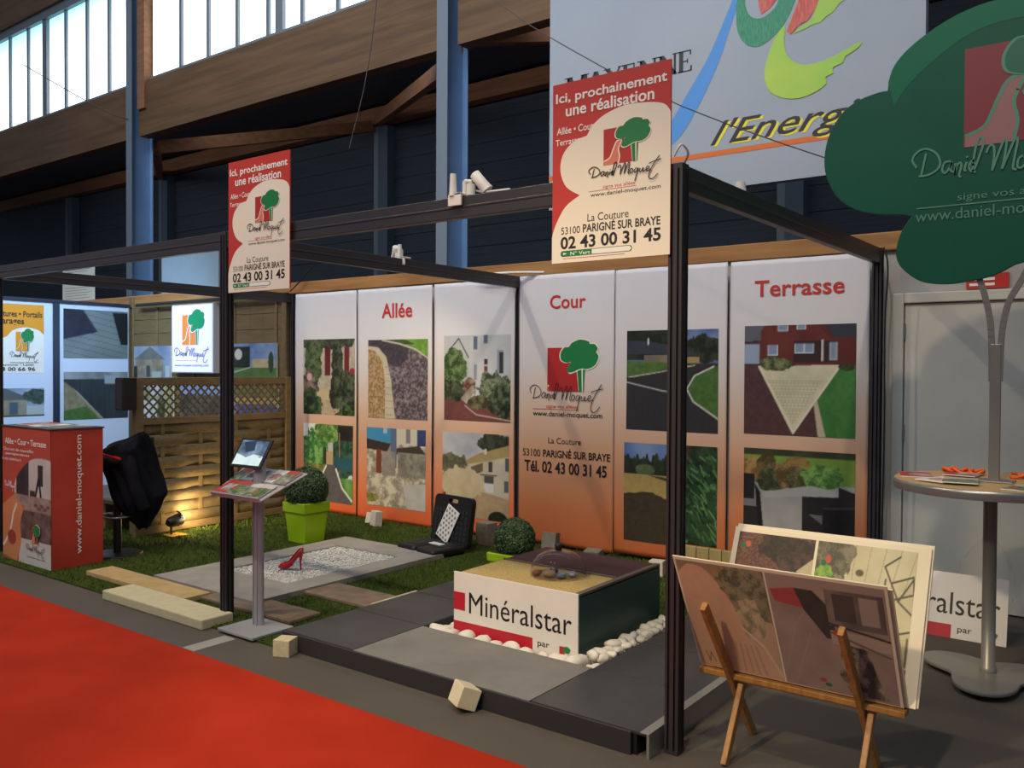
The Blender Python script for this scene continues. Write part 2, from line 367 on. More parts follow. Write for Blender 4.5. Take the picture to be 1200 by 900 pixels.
# side aisle beyond the columns: dark cladding, purlin, studs, braces, roof
M_clad = mat('navy_cladding', (66, 74, 86), .7, c2=(58, 66, 78), scale=4, stretch=(.2, 1, 6), bump=.5, bscale=4)
mb = MB()
for k in range(37): mb.box(-45, 8, 13.2 + (.02 if k % 2 else 0), 13.4, k * .2, k * .2 + .2)
struct(mb.build('wall_far', M_clad))
mb = MB(); mb.hexa([Vector(p) for p in ((-45, 8.5, 6.45), (8, 8.5, 6.45), (8, 13.4, 7.2), (-45, 13.4, 7.2), (-45, 8.5, 6.55), (8, 8.5, 6.55), (8, 13.4, 7.3), (-45, 13.4, 7.3))])
struct(mb.build('ceiling', mat('dark_roof_lining', (66, 72, 88), .8, c2=(58, 64, 80), scale=3)))
mb = MB(); mb.box(-45, 8, 12.85, 13.1, 6.72, 7.05); struct(mb.build('trim_8', M_glulam2))
M_stud = mat('dark_stud', (80, 98, 116), .6)
for x in (-26.5, -21.4, -13.2, -4.5):
    mb = MB(); mb.m = 1; mb.box(x - .2, x - .08, 12.98, 13.2, 0, 6.7); mb.m = 0; mb.box(x - .08, x + .2, 12.98, 13.2, 0, 6.7)
    struct(mb.build('wall_stud', [M_stud, M_galv]))
for p, q in (((-7.15, 8.5, 5.6), (-13.2, 12.9, 6.8)), ((-14.3, 8.6, 5.5), (-13.4, 12.9, 6.7)), ((-14.4, 8.6, 5.5), (-21.4, 12.9, 6.7)), ((-7.0, 8.5, 5.8), (-4.6, 12.9, 6.7))):
    mb = MB(); mb.bar(p, q, .14, .22); struct(mb.build('roof_brace', M_glulam2))
# grey door in the back wall on the right
M_door = mat('grey_door_paint', (206, 206, 194), .6, c2=(196, 196, 184), scale=2)
mb = MB(); mb.box(-1.5, -1.43, 6.44, 6.5, 0, 2.14); mb.box(.55, .62, 6.44, 6.5, 0, 2.14); mb.box(-1.43, .55, 6.44, 6.5, 2.07, 2.14)
door = struct(mb.build('door_1', M_door, bevel=.006))
mb = MB(); mb.box(-1.425, -.44, 6.462, 6.5, .01, 2.065); mb.box(-.434, .545, 6.462, 6.5, .01, 2.065); mb.build('door_leaf', M_door, door, bevel=.004)
for z in (.28, 1.12, 1.82):
    mb = MB(); mb.tube([(-1.428, 6.452, z), (-1.428, 6.452, z + .11)], .011, 8); mb.build('hinge', M_steel, door)
# red plate above the door
mb = MB(); mb.box(-1.05, -.80, 6.484, 6.5, 2.152, 2.252); t = tag(mb.build('safety_plate', M_redp, loc=(-.92, 6.49, 2.15)), 'small red safety plate above the grey door, behind the green tree', 'sign')
mb = MB(); [mb.poly(WALLF(6.482), [(-1.03, z), (-.88, z), (-.88, z + .018), (-1.03, z + .018)]) for z in (2.17, 2.205)]; mb.build('white_marks', M_whitep, t)

# red aisle carpet
mb = MB(); mb.box(-24, 5, -5.5, 2.795, 0, .006)
tag(mb.build('aisle_carpet', mat('red_carpet', (172, 48, 25), .95, c2=(160, 42, 22), scale=2.5, bump=.15, bscale=500, spec=.1), loc=(-5, -1, 0)), 'bright orange red carpet strip laid along the aisle', 'carpet')
mb = MB(); mb.box(-4.44, -4.33, 2.81, 3.09, 0, .002)
tag(mb.build('floor_tape', mat('grey_tape', (150, 146, 138), .6), loc=(-4.38, 2.95, 0)), 'pale strip of tape on the floor between red carpet and lectern foot', 'tape')

# large hall sign, swirls
S = thing('hall_sign', 'huge pale hall sign with blue, green and lime brush swirls', 'sign', (-3.5, 7.95, 3.3))
mb = MB(); mb.box(-5.45, -1.62, 7.95, 8.05, 3.36, 6.9)
mb.build('panel', mat('pale_sign_sheet', (158, 166, 176), .5, c2=(150, 159, 170), scale=.8), S)
SF = WALLF(7.948); M_blue = mat('swirl_blue', (70, 140, 210), .5); M_dg = mat('swirl_green', (20, 120, 90), .5, c2=(60, 150, 110), scale=30, stretch=(3, 1, .5))
M_lime = mat('swirl_lime', (146, 196, 70), .5, c2=(178, 206, 70), scale=1.2); M_sred = mat('swirl_red', (190, 60, 60), .5, c2=(205, 110, 80), scale=20, stretch=(3, 1, .5)); M_yel = mat('sign_yellow', (236, 222, 60), .5)
M_or2 = mat('sign_orange_line', (214, 104, 24), .5)
BLUE = [(-3.25, 5.3), (-3.383, 5.041), (-3.476, 4.843), (-3.604, 4.608), (-3.756, 4.393), (-3.935, 4.136), (-4.1, 3.9), (-3.978, 3.851), (-3.842, 3.955), (-3.709, 4.139), (-3.58, 4.36), (-3.453, 4.617), (-3.35, 4.894), (-3.2, 5.3)]
DGR = [(-3.285, 5.15), (-3.292, 5.0), (-3.282, 4.859), (-3.233, 4.739), (-3.14, 4.661), (-3.028, 4.655), (-2.919, 4.718), (-2.822, 4.811), (-2.727, 4.998), (-2.6, 5.35), (-2.8, 5.35), (-2.883, 5.036), (-2.942, 4.954), (-3.041, 4.908), (-3.132, 4.934), (-3.189, 5.014), (-3.2, 5.15), (-3.1, 5.4), (-3.2, 5.45)]
RD1 = [(-3.1, 5.4), (-3.07, 5.025), (-3.045, 4.941), (-2.962, 4.979), (-2.907, 5.042), (-2.85, 5.35)]
RD2 = [(-2.6, 5.3), (-2.689, 5.007), (-2.802, 4.729), (-2.763, 4.692), (-2.69, 4.76), (-2.611, 4.78), (-2.56, 4.85), (-2.537, 4.875), (-2.44, 5.15)]
LM2 = [(-2.44, 5.2), (-2.54, 4.875), (-2.573, 4.79), (-2.76, 4.69), (-2.629, 4.713), (-2.56, 4.74), (-2.498, 4.735), (-2.45, 4.78), (-2.388, 4.802), (-2.33, 4.87), (-2.263, 4.9), (-2.0, 5.2)]
LIM = [(-2.822, 4.791), (-2.919, 4.679), (-2.996, 4.483), (-3.007, 4.329), (-2.953, 4.202), (-2.834, 4.123), (-2.679, 4.091), (-2.528, 4.123), (-2.436, 4.181), (-2.446, 4.238), (-2.373, 4.261), (-2.383, 4.31), (-2.292, 4.337), (-2.275, 4.389), (-2.186, 4.425), (-2.134, 4.477), (-2.169, 4.485), (-2.311, 4.433), (-2.457, 4.39), (-2.625, 4.383), (-2.74, 4.439), (-2.809, 4.54), (-2.826, 4.658)]
mb = MB()
for k, (P, n) in enumerate(((BLUE, 3), (DGR, 3), (RD1, 1), (LM2, 1), (RD2, 1), (LIM, 2))):
    mb.m = (0, 1, 3, 2, 3, 2)[k]; mb.poly(SF, smooth2(P, n, True) if n > 1 else P, .001 + k * .0008)
mb.build('swirl_emblem', [M_blue, M_dg, M_lime, M_sred], S)
mb = MB(); mb.poly(SF, [(-5.45, 3.68), (-1.62, 3.68), (-1.62, 3.73), (-5.45, 3.73)], .001); mb.build('underline', gradient_mat('sign_line', [(0, (214, 120, 24)), (1, (200, 60, 40))]) if False else M_or2, S)
def serif(mb, ch, x, w, z, h):
    tk, tn, sf = w * .25, w * .11, w * .07
    R = lambda a, b, c, d: mb.poly(SF, [(x + a, z + b), (x + c, z + b), (x + c, z + d), (x + a, z + d)], .001)
    D = lambda a, b, c, d, t: mb.poly(SF, [(x + a, z + b), (x + a + t, z + b), (x + c + t, z + d), (x + c, z + d)], .001)
    S_ = lambda a, t, b: R(a - sf, b, a + t + sf, b + h * .05)
    if ch == 'E':
        R(w * .1, 0, w * .1 + tk, h); R(w * .02, 0, w * .85, h * .06); R(w * .02, h * .94, w * .82, h); R(w * .3, h * .47, w * .62, h * .53)
        R(w * .77, 0, w * .87, h * .26); R(w * .74, h * .76, w * .82, h); R(w * .58, h * .38, w * .64, h * .62)
    if ch == 'N':
        R(w * .12, 0, w * .12 + tn, h); R(w * .82, 0, w * .82 + tn, h); D(w * .76, 0, w * .08, h, tk); S_(w * .12, tn, 0); S_(w * .82, tn, h * .95); S_(w * .05, tn, h * .95)
    if ch == 'M':
        R(w * .08, 0, w * .08 + tn, h); R(w * .78, 0, w * .78 + tk, h); D(w * .4, 0, w * .06, h, tk); D(w * .45, 0, w * .78, h, tn); S_(w * .08, tn, 0); S_(w * .78, tk, 0); S_(w * .02, tk, h * .95); S_(w * .8, tk, h * .95)
    if ch == 'A':
        D(0, 0, w * .42, h, tn); D(w * .75, 0, w * .38, h, tk); R(w * .22, h * .33, w * .72, h * .38); S_(0, tn, 0); S_(w * .74, tk, 0)
    if ch == 'Y':
        R(w * .42, 0, w * .42 + tk, h * .48); D(w * .42, h * .45, w * .03, h, tk); D(w * .52, h * .45, w * .85, h, tn); S_(w * .42, tk, 0); S_(w * .03, tk, h * .95); S_(w * .85, tn, h * .95)
mb = MB(); mb.m = 1; mb.text(SF, "l'Energie", -3.52, -1.95, 3.70, 4.005, .0012, .006, .45); mb.m = 0
mb.text(SF, "l'Energie", -3.545, -1.975, 3.715, 4.02, .0025, .006, .45); mb.build('script_lettering', [M_dark, M_yel], S)
mb = MB()
xx = -5.24
for ch, w in zip('MAYENNE', (.27, .22, .21, .185, .225, .225, .18)): serif(mb, ch, xx, w, 4.56, .21); xx += w
mb.build('title_lettering', M_dark, S)

# pale boards standing on the wall behind the neighbouring stand
NB = thing('notice_sheet', 'white printed notice sheet high behind the blue column foot', 'notice', (-13.1, 6.57, 2.58))
mb = MB(); mb.box(-13.59, -12.64, 6.56, 6.575, 2.58, 3.19); mb.build('sheet', mat('notice_paper', (210, 206, 190), .7), NB)
mb = MB(); F = WALLF(6.559)
for k in range(4): mb.poly(F, [(-13.5, 3.12 - k * .03), (-12.75 - .1 * (k % 2), 3.12 - k * .03), (-12.75 - .1 * (k % 2), 3.128 - k * .03), (-13.5, 3.128 - k * .03)])
mb.m = 1; mb.poly(F, [(-13.25, 2.86), (-12.95, 2.84), (-12.93, 2.9), (-13.25, 2.92)]); mb.m = 0
for k in range(5): mb.poly(F, [(-13.5, 2.79 - k * .04), (-12.75 - .1 * (k % 2), 2.79 - k * .04), (-12.75 - .1 * (k % 2), 2.797 - k * .04), (-13.5, 2.797 - k * .04)])
mb.build('lettering', [mat('grey_ink', (120, 116, 108), .6), M_blue], NB)
mb = MB(); mb.box(-10.85, -9.56, 6.56, 6.6, 2.58, 3.13)
tag(mb.build('backing_board', mat('pale_blue_board', (128, 146, 158), .6, c2=(120, 138, 150), scale=2), loc=(-10.2, 6.58, 2.58), bevel=.004), 'blank pale blue grey board standing above the wooden fence', 'board')

# ================================================================== THE STAND FRAME
T = thing('stand_frame', 'dark aluminium post and beam frame around the exhibition stand', 'frame', (-4.7, 4.8, 0))
PX = {'a': (-7.95, 3.29), 'b': (-4.705, 3.29), 'c': (-1.605, 3.29), 'd': (-7.98, 6.455), 'e': (-4.735, 6.455), 'f': (-1.575, 6.33)}
for k, (x, y) in PX.items():
    mb = MB(); h = 2.45; w = .031
    mb.box(x - w, x + w, y - w, y + w, 0.0, h)
    for s in (-1, 1):
        for g in (-.014, .014):
            mb.box(x + g - .004, x + g + .004, y - w - .004, y - w, 0.02, h - .02); mb.box(x + w, x + w + .004, y + g - .004, y + g + .004, 0.02, h - .02)
    p = mb.build('post', M_alu, T, bevel=.004)
def beam(p, q, z=2.395, hh=.105):
    mb = MB(); mb.bar((*p, z), (*q, z), .045, hh); mb.bar((*p, z), (*q, z), .051, .012)
    return mb.build('beam', M_alu, T, bevel=.003)
beam((-7.92, 3.29), (-4.736, 3.29)); beam((-4.674, 3.29), (-1.636, 3.29)); beam((-11.1, 3.29), (-7.98, 3.29))
beam((-7.95, 3.32), (-7.98, 6.43)); beam((-4.705, 3.32), (-4.735, 6.43)); beam((-1.605, 3.32), (-1.575, 6.3))
beam((-7.95, 6.36), (-11.1, 6.36), 2.44, .03)

# clip-on spotlights on the beams (with their own lamp)
def clip_lamp(x, y, z, aim, label, flip=1, power=0):
    t = thing('clip_spotlight', label, 'spotlight', (x, y, z), 'white clip-on spotlights on the frame')
    mb = MB(); mb.box(x - .042, x + .042, y - .045, y + .03, z + .0, z + .014); mb.box(x - .042, x + .042, y - .045, y - .030, z - .05, z + .014); mb.build('clamp', M_white, t, bevel=.004)
    mb = MB(); mb.tube([(x - .015, y - .035, z), (x - .015, y - .035, z + .11)], [.02, .015], 10); mb.build('upright', M_white, t)
    mb = MB(); mb.tube([(x + .03 * flip, y, z), (x + .03 * flip, y, z + .075)], .012, 8); mb.tube([(x + .03 * flip, y, z + .075), (x + .07 * flip, y + .01, z + .07)], .01, 8); mb.tube([(x + .07 * flip, y + .0, z + .0), (x + .07 * flip, y + .0, z + .055)], .022, 10); mb.build('bracket', M_white, t)
    a = Vector(aim).normalized(); c = Vector((x + .115 * flip, y + .02, z + .065))
    mb = MB(); mb.tube([c - a * .055, c - a * .05, c + a * .02, c + a * .055], [.016, .026, .028, .032], 16); mb.build('lamp_head', M_white, t)
    mb = MB(); mb.tube([(x + .07 * flip, y + .02, z + .03), (x + .13 * flip, y + .02, z + .012), (x + .3 * flip, y + .012, z + .006)], .005, 6); mb.build('cord', M_white, t)
    if power:
        l = light('spot_bulb', 'SPOT', c + a * .065, power, (1, .74, .48), c + a * 3, spot_size=1.5, spot_blend=.6, shadow_soft_size=.03)
    return t
clip_lamp(-2.79, 3.29, 2.45, (.5, .25, -.7), 'white clip-on spotlight on the long beam facing the aisle', 1, 20)
clip_lamp(-4.93 + .21, 4.9, 2.45, (-1.6, 1.35, -1.9), 'white clip-on spotlight on the depth beam above the gravel', -1, 60)
t = thing('cable_clip', 'white lamp clip with wire tied to the right depth beam', 'clip', (-1.6, 4.0, 2.46))
mb = MB(); mb.tube([(-1.62, 3.98, 2.448), (-1.62, 3.98, 2.5)], [.03, .022], 10); mb.box(-1.65, -1.59, 3.95, 4.01, 2.43, 2.45); mb.build('clip', M_white, t)
mb = MB(); mb.tube(smooth2([(-1.62, 3.98, 2.47), (-1.64, 3.7, 2.44), (-1.63, 3.4, 2.45), (-1.6, 3.33, 2.46), (-1.565, 3.29, 2.49), (-1.575, 3.25, 2.52), (-1.61, 3.25, 2.475)], 5), .005, 6); mb.build('wire', M_white, t)
mb = MB(); mb.tube(smooth2([(-1.53, 6.3, 2.45), (-1.5, 6.29, 2.3), (-1.515, 6.29, 1.9), (-1.51, 6.29, 1.2), (-1.52, 6.29, .3), (-1.5, 6.2, .01)], 5), .006, 6)
tag(mb.build('power_cable', M_black, loc=(-1.52, 6.29, 0)), 'black cable running down the rear post next to the grey door', 'cable')
M_wire = mat('thin_grey_wire', (70, 66, 64), .6)
for lb, P, r in (('thin wire slanting across the hall sign to the green tree', [(-4.6, 5.3, 4.8), (-4.15, 5.3, 4.446), (-3.645, 5.3, 4.051), (-2.563, 5.3, 3.348), (-1.3, 5.3, 2.72)], .004),
                 ('dark wire hanging down in front of the timber beam beside the second column', [(-8.05, 8.0, 7.5), (-8.3, 7.95, 5.6), (-8.62, 7.9, 4.5)], .007),
                 ('dark wire slanting across the glazing at the left end of the hall', [(-17.9, 7.9, 7.5), (-16.1, 7.9, 6.65), (-14.8, 7.95, 6.05), (-14.42, 8.09, 5.9)], .009)):
    mb = MB(); mb.tube(smooth2(P, 4), r, 6); tag(mb.build('hanging_wire', M_wire, loc=P[0]), lb, 'wire')
mb = MB(); mb.tube(smooth2([(-7.96, 6.4, 2.47), (-7.75, 6.42, 2.62), (-7.5, 6.5, 2.9)], 4), .007, 6); tag(mb.build('hanging_wire', M_black, loc=(-7.96, 6.4, 2.47)), 'short black wire rising from the rear frame corner above the first banner', 'wire')
mb = MB(); mb.tube(smooth2([(-1.9 - 3.25, 6.3, 2.475), (-4.75, 6.3, 2.475), (-4.45, 6.42, 2.47)], 4), .012, 6); tag(mb.build('white_cable', M_white, loc=(-4.75, 6.3, 2.47)), 'white cable lying on the frame corner above the Cour banner', 'cable')

# ------------------------------------------------------------------ the two site signs on the posts
def site_sign(x, z0, label, bigger=False):
    W, H, y = .585, .80, 3.243
    t = thing('site_sign', label, 'sign', (x + W / 2, y, z0), 'red and cream site signs on the frame')
    mb = MB(); mb.box(x, x + W, y, y + .008, z0, z0 + H); mb.build('panel', M_redp, t, bevel=.001)
    f = Fr((x, y, z0), (1, 0, 0), (0, 0, 1)); V = lambda P: [(u * W, (1 - v) * H) for u, v in P]
    A = smooth2([(1, .27), (.95, .225), (.83, .20), (.63, .19), (.46, .22), (.36, .265), (.31, .315)], 4) + smooth2([(.31, .315), (.19, .335), (.095, .40), (.075, .49), (.13, .58), (.25, .635)], 4) + smooth2([(.25, .635), (.12, .69), (.03, .79), (0, .855)], 4) + [(0, 1), (1, 1)]
    mb = MB(); mb.poly(f, V(A), .001); mb.build('cloud_field', M_cream, t)
    mb = MB(); logo(mb, f, .455 * W, (1 - .30) * H, .165, None, .155, (0, 1, 2, 3), .0012); mb.build('logo', [M_logored, M_tan, M_cream, M_green], t)
    MM = [M_dark, M_whitep, M_redp, M_green]
    L = lambda s, a0, a1, v0, v1, m, b=0: MB().text(f, s, a0 * W, a1 * W, (1 - v1) * H, (1 - v0) * H, .0016, b).build('lettering', MM[m], t)
    L('Ici, prochainement', .03, .97, .055, .125, 1, .02); L('une réalisation', .12, .87, .125, .19, 1, .02)
    L('Allée • Cour', .04, .37, .245, .285, 1, .01); L('Terrasse', .03, .25, .31, .345, 1, .01)
    mb = MB(); signature(mb, f, .33 * W, .93 * W, (1 - .60) * H, (1 - .485) * H, .006, .0035)
    L('signe vos allées', .45, .72, .597, .622, 2); mb.m = 2; mb.poly(f, V([(.33, .622), (.73, .622), (.73, .6245), (.33, .6245)]), .0016)
    L('www.daniel-moquet.com', .345, .925, .632, .66, 0, .008); mb.build('signature', MM, t)
    L('La Couture', .32, .67, .742, .785, 0); L('53100', .085, .255, .802, .842, 0); L('PARIGNÉ SUR BRAYE', .28, .925, .785, .842, 0, .02)
    L('02 43 00 31 45', .08, .93, .855, .925, 0, .025); mb = MB()
    pill = [(.1 + .02 * math.cos(a), .95 + .0165 * math.sin(a)) for a in np.linspace(PI / 2, 3 * PI / 2, 8)] + [(.68 + .02 * math.cos(a), .95 + .0165 * math.sin(a)) for a in np.linspace(-PI / 2, PI / 2, 8)]
    mb.m = 3; mb.poly(f, V(pill), .0014); mb.m = 1; mb.poly(f, V([(.36, .937), (.68, .937), (.695, .95), (.68, .963), (.36, .963)]), .0018)
    mb.m = 1; mb.poly(f, V([(.105, .943), (.105, .957), (.14, .95)]), .0018)
    L('N° Vert', .17, .345, .94, .961, 1, .01); L('0 800 50 00 45', .375, .68, .941, .959, 3, .01)
    mb.m = 2; mb.poly(f, V([(.1, .976), (.64, .976), (.64, .979), (.1, .979)]), .0014)
    mb.build('hotline_pill', MM, t)
    return t
site_sign(-4.622, 2.06, 'red and cream site sign with phone number, above the lectern with the tablet')
site_sign(-2.205, 2.075, 'red and cream site sign with phone number, in front of the large hall sign')

# ------------------------------------------------------------------ photo prints
def pic_red_shutters():
    c = Cv(104, 104, seed=11); c.put(c.Y >= 0, (206, 192, 164), (168, 154, 128), sc=18)
    c.bush(.45, .0, .7, .12, (44, 54, 34), (92, 104, 70)); c.rect(.43, .11, .54, .48, (122, 30, 34), (96, 22, 28)); c.rect(.8, .1, .89, .46, (124, 36, 40)); c.rect(.05, .1, .12, .4, (140, 70, 62))
    c.rect(.27, .66, .56, .8, (190, 168, 120), (206, 182, 140)); c.poly([(.3, .8), (.58, .8), (.95, 1), (.25, 1)], (196, 172, 136), (178, 154, 120), sc=30)
    c.bush(.2, .3, .17, .36, (40, 52, 28), (96, 116, 66)); c.bush(.08, .62, .2, .2, (60, 60, 40), (150, 120, 110)); c.bush(.14, .88, .22, .24, (22, 32, 16), (80, 108, 50))
    c.bush(.66, .3, .1, .3, (34, 40, 26), (90, 96, 70)); c.bush(.84, .72, .3, .3, (28, 36, 24), (92, 104, 70)); c.bush(.6, .72, .08, .2, (30, 36, 24), (70, 80, 50)); c.bush(.95, .95, .2, .1, (20, 34, 12), (80, 120, 50))
    c.ell(.95, .42, .05, .04, (170, 40, 60)); c.ell(.12, .5, .05, .05, (220, 160, 170)); return c
def pic_garden_lane():
    c = Cv(104, 104, (226, 224, 210), 12); c.rect(.0, .0, 1, .55, (40, 60, 40), (70, 90, 60)); c.rect(0, 0, .36, .18, (232, 230, 220)); c.rect(.45, .2, .6, .5, (190, 190, 180))
    c.bush(.2, .45, .34, .36, (40, 110, 44), (130, 190, 90)); c.bush(.55, .1, .3, .14, (60, 110, 40), (150, 190, 90)); c.bush(.84, .4, .24, .28, (26, 60, 40), (60, 110, 80)); c.rect(.7, .02, 1, .2, (30, 30, 26), (50, 46, 40))
    c.rect(.4, .3, .46, .52, (50, 60, 34)); c.rect(.46, .35, .6, .55, (190, 160, 110)); c.rect(.72, .1, .745, .6, (150, 110, 80)); c.rect(.62, .42, 1, .58, (30, 84, 110), (40, 100, 100))
    c.rect(0, .52, .46, .7, (90, 100, 44), (170, 160, 80), sc=20); c.rect(0, .68, 1, 1, (90, 150, 60), (120, 180, 80)); c.poly([(.47, .52), (.62, .52), (.98, 1), (.1, 1)], (104, 98, 96), (92, 86, 86), sc=30)
    c.line([(.66, .57), (.78, .8), (.97, .95)], .03, (232, 230, 220)); c.line([(.46, .54), (.3, .78)], .025, (232, 230, 220)); return c
def pic_gravel_drive():
    c = Cv(104, 104, seed=13); c.put(c.Y >= 0, (72, 62, 66), (150, 134, 134), sc=50, oct=1); c.poly([(.0, 0), (.7, 0), (.68, .25), (.5, .35), (.35, .3), (.2, .1), (0, .08)], (58, 52, 60), (88, 78, 84), sc=40)
    c.poly([(.27, 0), (1, 0), (1, .22), (.8, .12), (.55, .05)], (96, 150, 44), (130, 180, 60), sc=24); c.poly([(.27, .0), (.6, .0), (.8, .07), (.4, .06)], (60, 84, 36), (80, 110, 44)); c.line([(.25, .01), (.55, .06), (.8, .13), (1, .24)], .02, (206, 196, 180))
    c.poly([(0, .1), (.18, .12), (.3, .25), (.33, .5), (.31, 1), (0, 1)], (150, 112, 66), (206, 170, 118), sc=50, oct=1)
    c.poly([(.0, .08), (.18, .1), (.32, .22), (.4, .5), (.47, 1), (.3, 1), (.3, .5), (.25, .28), (.14, .15), (0, .12)], (214, 200, 168), (196, 184, 152), sc=12)
    for k in range(8): c.line([(.3, .35 + k * .085), (.44, .355 + k * .085)], .006, (150, 140, 118))
    return c
def pic_stone_house():
    c = Cv(104, 104, seed=14); c.put(c.Y >= 0, (150, 138, 116), (226, 212, 176), sc=14, k=1.8); c.rect(.0, .0, .42, .2, (52, 148, 196)); c.rect(.42, 0, .52, .5, (96, 110, 140)); c.rect(.52, 0, .86, .2, (214, 206, 180)); c.rect(.86, 0, 1, .2, (36, 52, 100), (60, 80, 130))
    c.poly([(0, .15), (.42, .2), (.36, .3), (0, .28)], (60, 46, 40)); c.poly([(.52, .25), (.9, .2), (1, .3), (.52, .32)], (70, 60, 54)); c.rect(.68, .0, .75, .18, (130, 130, 130)); c.rect(.3, .0, .36, .07, (180, 190, 200))
    c.rect(.18, .28, .27, .58, (134, 60, 40)); c.rect(.28, .3, .5, .6, (176, 160, 140), (140, 130, 120)); c.rect(.54, .3, 1, .6, (120, 112, 96), (176, 166, 140), sc=16)
    c.bush(.1, .9, .12, .06, (120, 120, 40), (170, 160, 70)); c.poly([(.62, .7), (1, .66), (1, 1), (.7, 1)], (214, 206, 192), (196, 188, 170)); return c
def pic_white_house():
    c = Cv(104, 104, (190, 194, 196), 15); c.rect(.4, 0, 1, .8, (200, 204, 204), (190, 194, 194)); c.poly([(.08, .18), (.24, .04), (.38, .24), (.38, .7), (.1, .7)], (184, 190, 182)); c.line([(.07, .19), (.235, .04), (.38, .26)], .015, (72, 74, 76))
    for x, y, w, h, k in ((.45, .02, .06, .15, (96, 110, 130)), (.6, .0, .06, .1, (96, 110, 130)), (.46, .34, .045, .18, (140, 150, 160)), (.61, .28, .05, .06, (60, 50, 50)), (.61, .36, .05, .14, (130, 50, 50)), (.8, .18, .09, .26, (150, 160, 170)), (.83, .2, .06, .24, (56, 60, 66))): c.rect(x, y, x + w, y + h, k)
    c.rect(.0, .72, 1, 1, (130, 72, 66), (116, 62, 58), sc=20); c.bush(.15, .4, .2, .24, (48, 76, 34), (120, 150, 84)); c.bush(.12, .64, .22, .12, (30, 44, 24), (90, 100, 70)); c.rect(0, .68, .3, .72, (60, 66, 44))
    c.bush(.4, .58, .1, .09, (110, 60, 60), (170, 150, 120)); c.poly([(.26, .74), (.44, .58), (.52, .6), (.36, .8)], (190, 180, 160), (140, 130, 110)); c.bush(.76, .64, .26, .2, (50, 64, 40), (136, 150, 110)); c.bush(.9, .76, .24, .18, (26, 36, 24), (96, 108, 80)); c.bush(.55, .78, .16, .08, (60, 60, 36), (120, 116, 80))
    c.line([(.33, .82), (.5, .92), (1, .975)], .014, (190, 178, 160)); return c
def pic_farmhouse():
    c = Cv(104, 104, (176, 180, 186), 16); c.put(c.Y < .35, (160, 166, 176), (196, 198, 198), sc=4); c.rect(.0, .55, 1, 1, (176, 140, 100), (196, 162, 120), sc=16); c.poly([(.36, .34), (1, .16), (1, .74), (.5, .66), (.36, .66)], (190, 180, 150), (206, 196, 168))
    c.bush(.8, .1, .24, .13, (36, 44, 30), (70, 80, 56)); c.poly([(.3, .36), (.55, .24), (1, .12), (1, .25), (.62, .33), (.34, .38)], (164, 140, 84), (180, 156, 100)); c.rect(.64, .18, .68, .24, (210, 200, 180)); c.poly([(.44, .4), (.62, .34), (.62, .44), (.48, .5)], (110, 96, 70))
    c.rect(.7, .32, .76, .44, (70, 70, 66)); c.rect(.94, .27, 1, .42, (84, 90, 96)); c.rect(.64, .5, .78, .68, (214, 214, 210)); c.rect(.64, .49, .78, .57, (80, 80, 80)); c.rect(.58, .47, .82, .485, (80, 66, 46)); c.rect(.93, .53, .99, .66, (90, 96, 104))
    c.bush(.14, .4, .26, .14, (84, 84, 56), (126, 120, 88)); c.ell(.3, .6, .34, .2, (196, 176, 130), (216, 196, 150), rough=.8); c.ell(.84, .985, .14, .1, (24, 34, 20), (40, 54, 32)); return c
def pic_asphalt():
    c = Cv(104, 104, (84, 108, 160), 17); c.put(c.Y < .3, (72, 100, 164), (150, 166, 196), sc=4); c.rect(0, .0, .46, .3, (26, 34, 24), (50, 62, 44)); c.bush(.4, .12, .12, .12, (26, 36, 24), (50, 60, 40)); c.bush(.84, .2, .2, .15, (24, 34, 22), (54, 66, 44))
    c.rect(0, .33, 1, 1, (54, 52, 54), (48, 46, 48), sc=40); c.poly([(0, .1), (.3, .12), (.62, .18), (.8, .26), (.2, .24), (0, .24)], (54, 58, 72), (64, 68, 82)); c.rect(.2, .25, .46, .34, (140, 128, 104), (110, 100, 80)); c.rect(.66, .27, .8, .33, (176, 146, 84)); c.rect(.5, .22, .66, .34, (50, 56, 40)); c.rect(.24, .08, .26, .15, (210, 210, 210)); c.poly([(.56, .18), (.6, .1), (.64, .18)], (196, 186, 170))
    c.poly([(0, .31), (.6, .33), (.72, .35), (.4, .4), (.1, .47), (0, .47)], (66, 106, 40), (92, 130, 56), sc=24); c.line([(.03, .47), (.3, .43), (.55, .385), (.75, .35)], .01, (206, 200, 186)); c.line([(0, .52), (.4, .6), (.66, .63)], .013, (190, 186, 178))
    c.poly([(.95, .36), (.75, .45), (.67, .58), (.74, .7), (1, .86), (1, .36)], (60, 104, 40), (84, 128, 54), sc=24); c.line([(.95, .36), (.75, .45), (.67, .58), (.74, .7), (1, .86)], .016, (214, 208, 196)); return c
def pic_sandy_court():
    c = Cv(56, 104, (74, 108, 170), 18); c.put(c.Y < .2, (64, 100, 170), (120, 146, 190), sc=3)
    for k in range(16): c.ell(.03 + k * .066, .3, .05 + .01 * (k % 3), .17 + .035 * math.sin(k * 2.1), (28, 40, 26), (52, 66, 40), rough=.6, sc=16)
    c.rect(0, .27, 1, .32, (30, 40, 26), (48, 58, 36)); c.ell(.45, .27, .2, .06, (84, 100, 60), (110, 124, 84), rough=.6); c.rect(0, .315, 1, 1, (190, 160, 84), (172, 144, 76), sc=30); c.poly([(.5, .32), (1, .34), (1, .38)], (60, 56, 36))
    c.put((c.Y > .5 + (c.noise(7) - .5) * .12), (74, 60, 42), (60, 50, 36), sc=40); return c
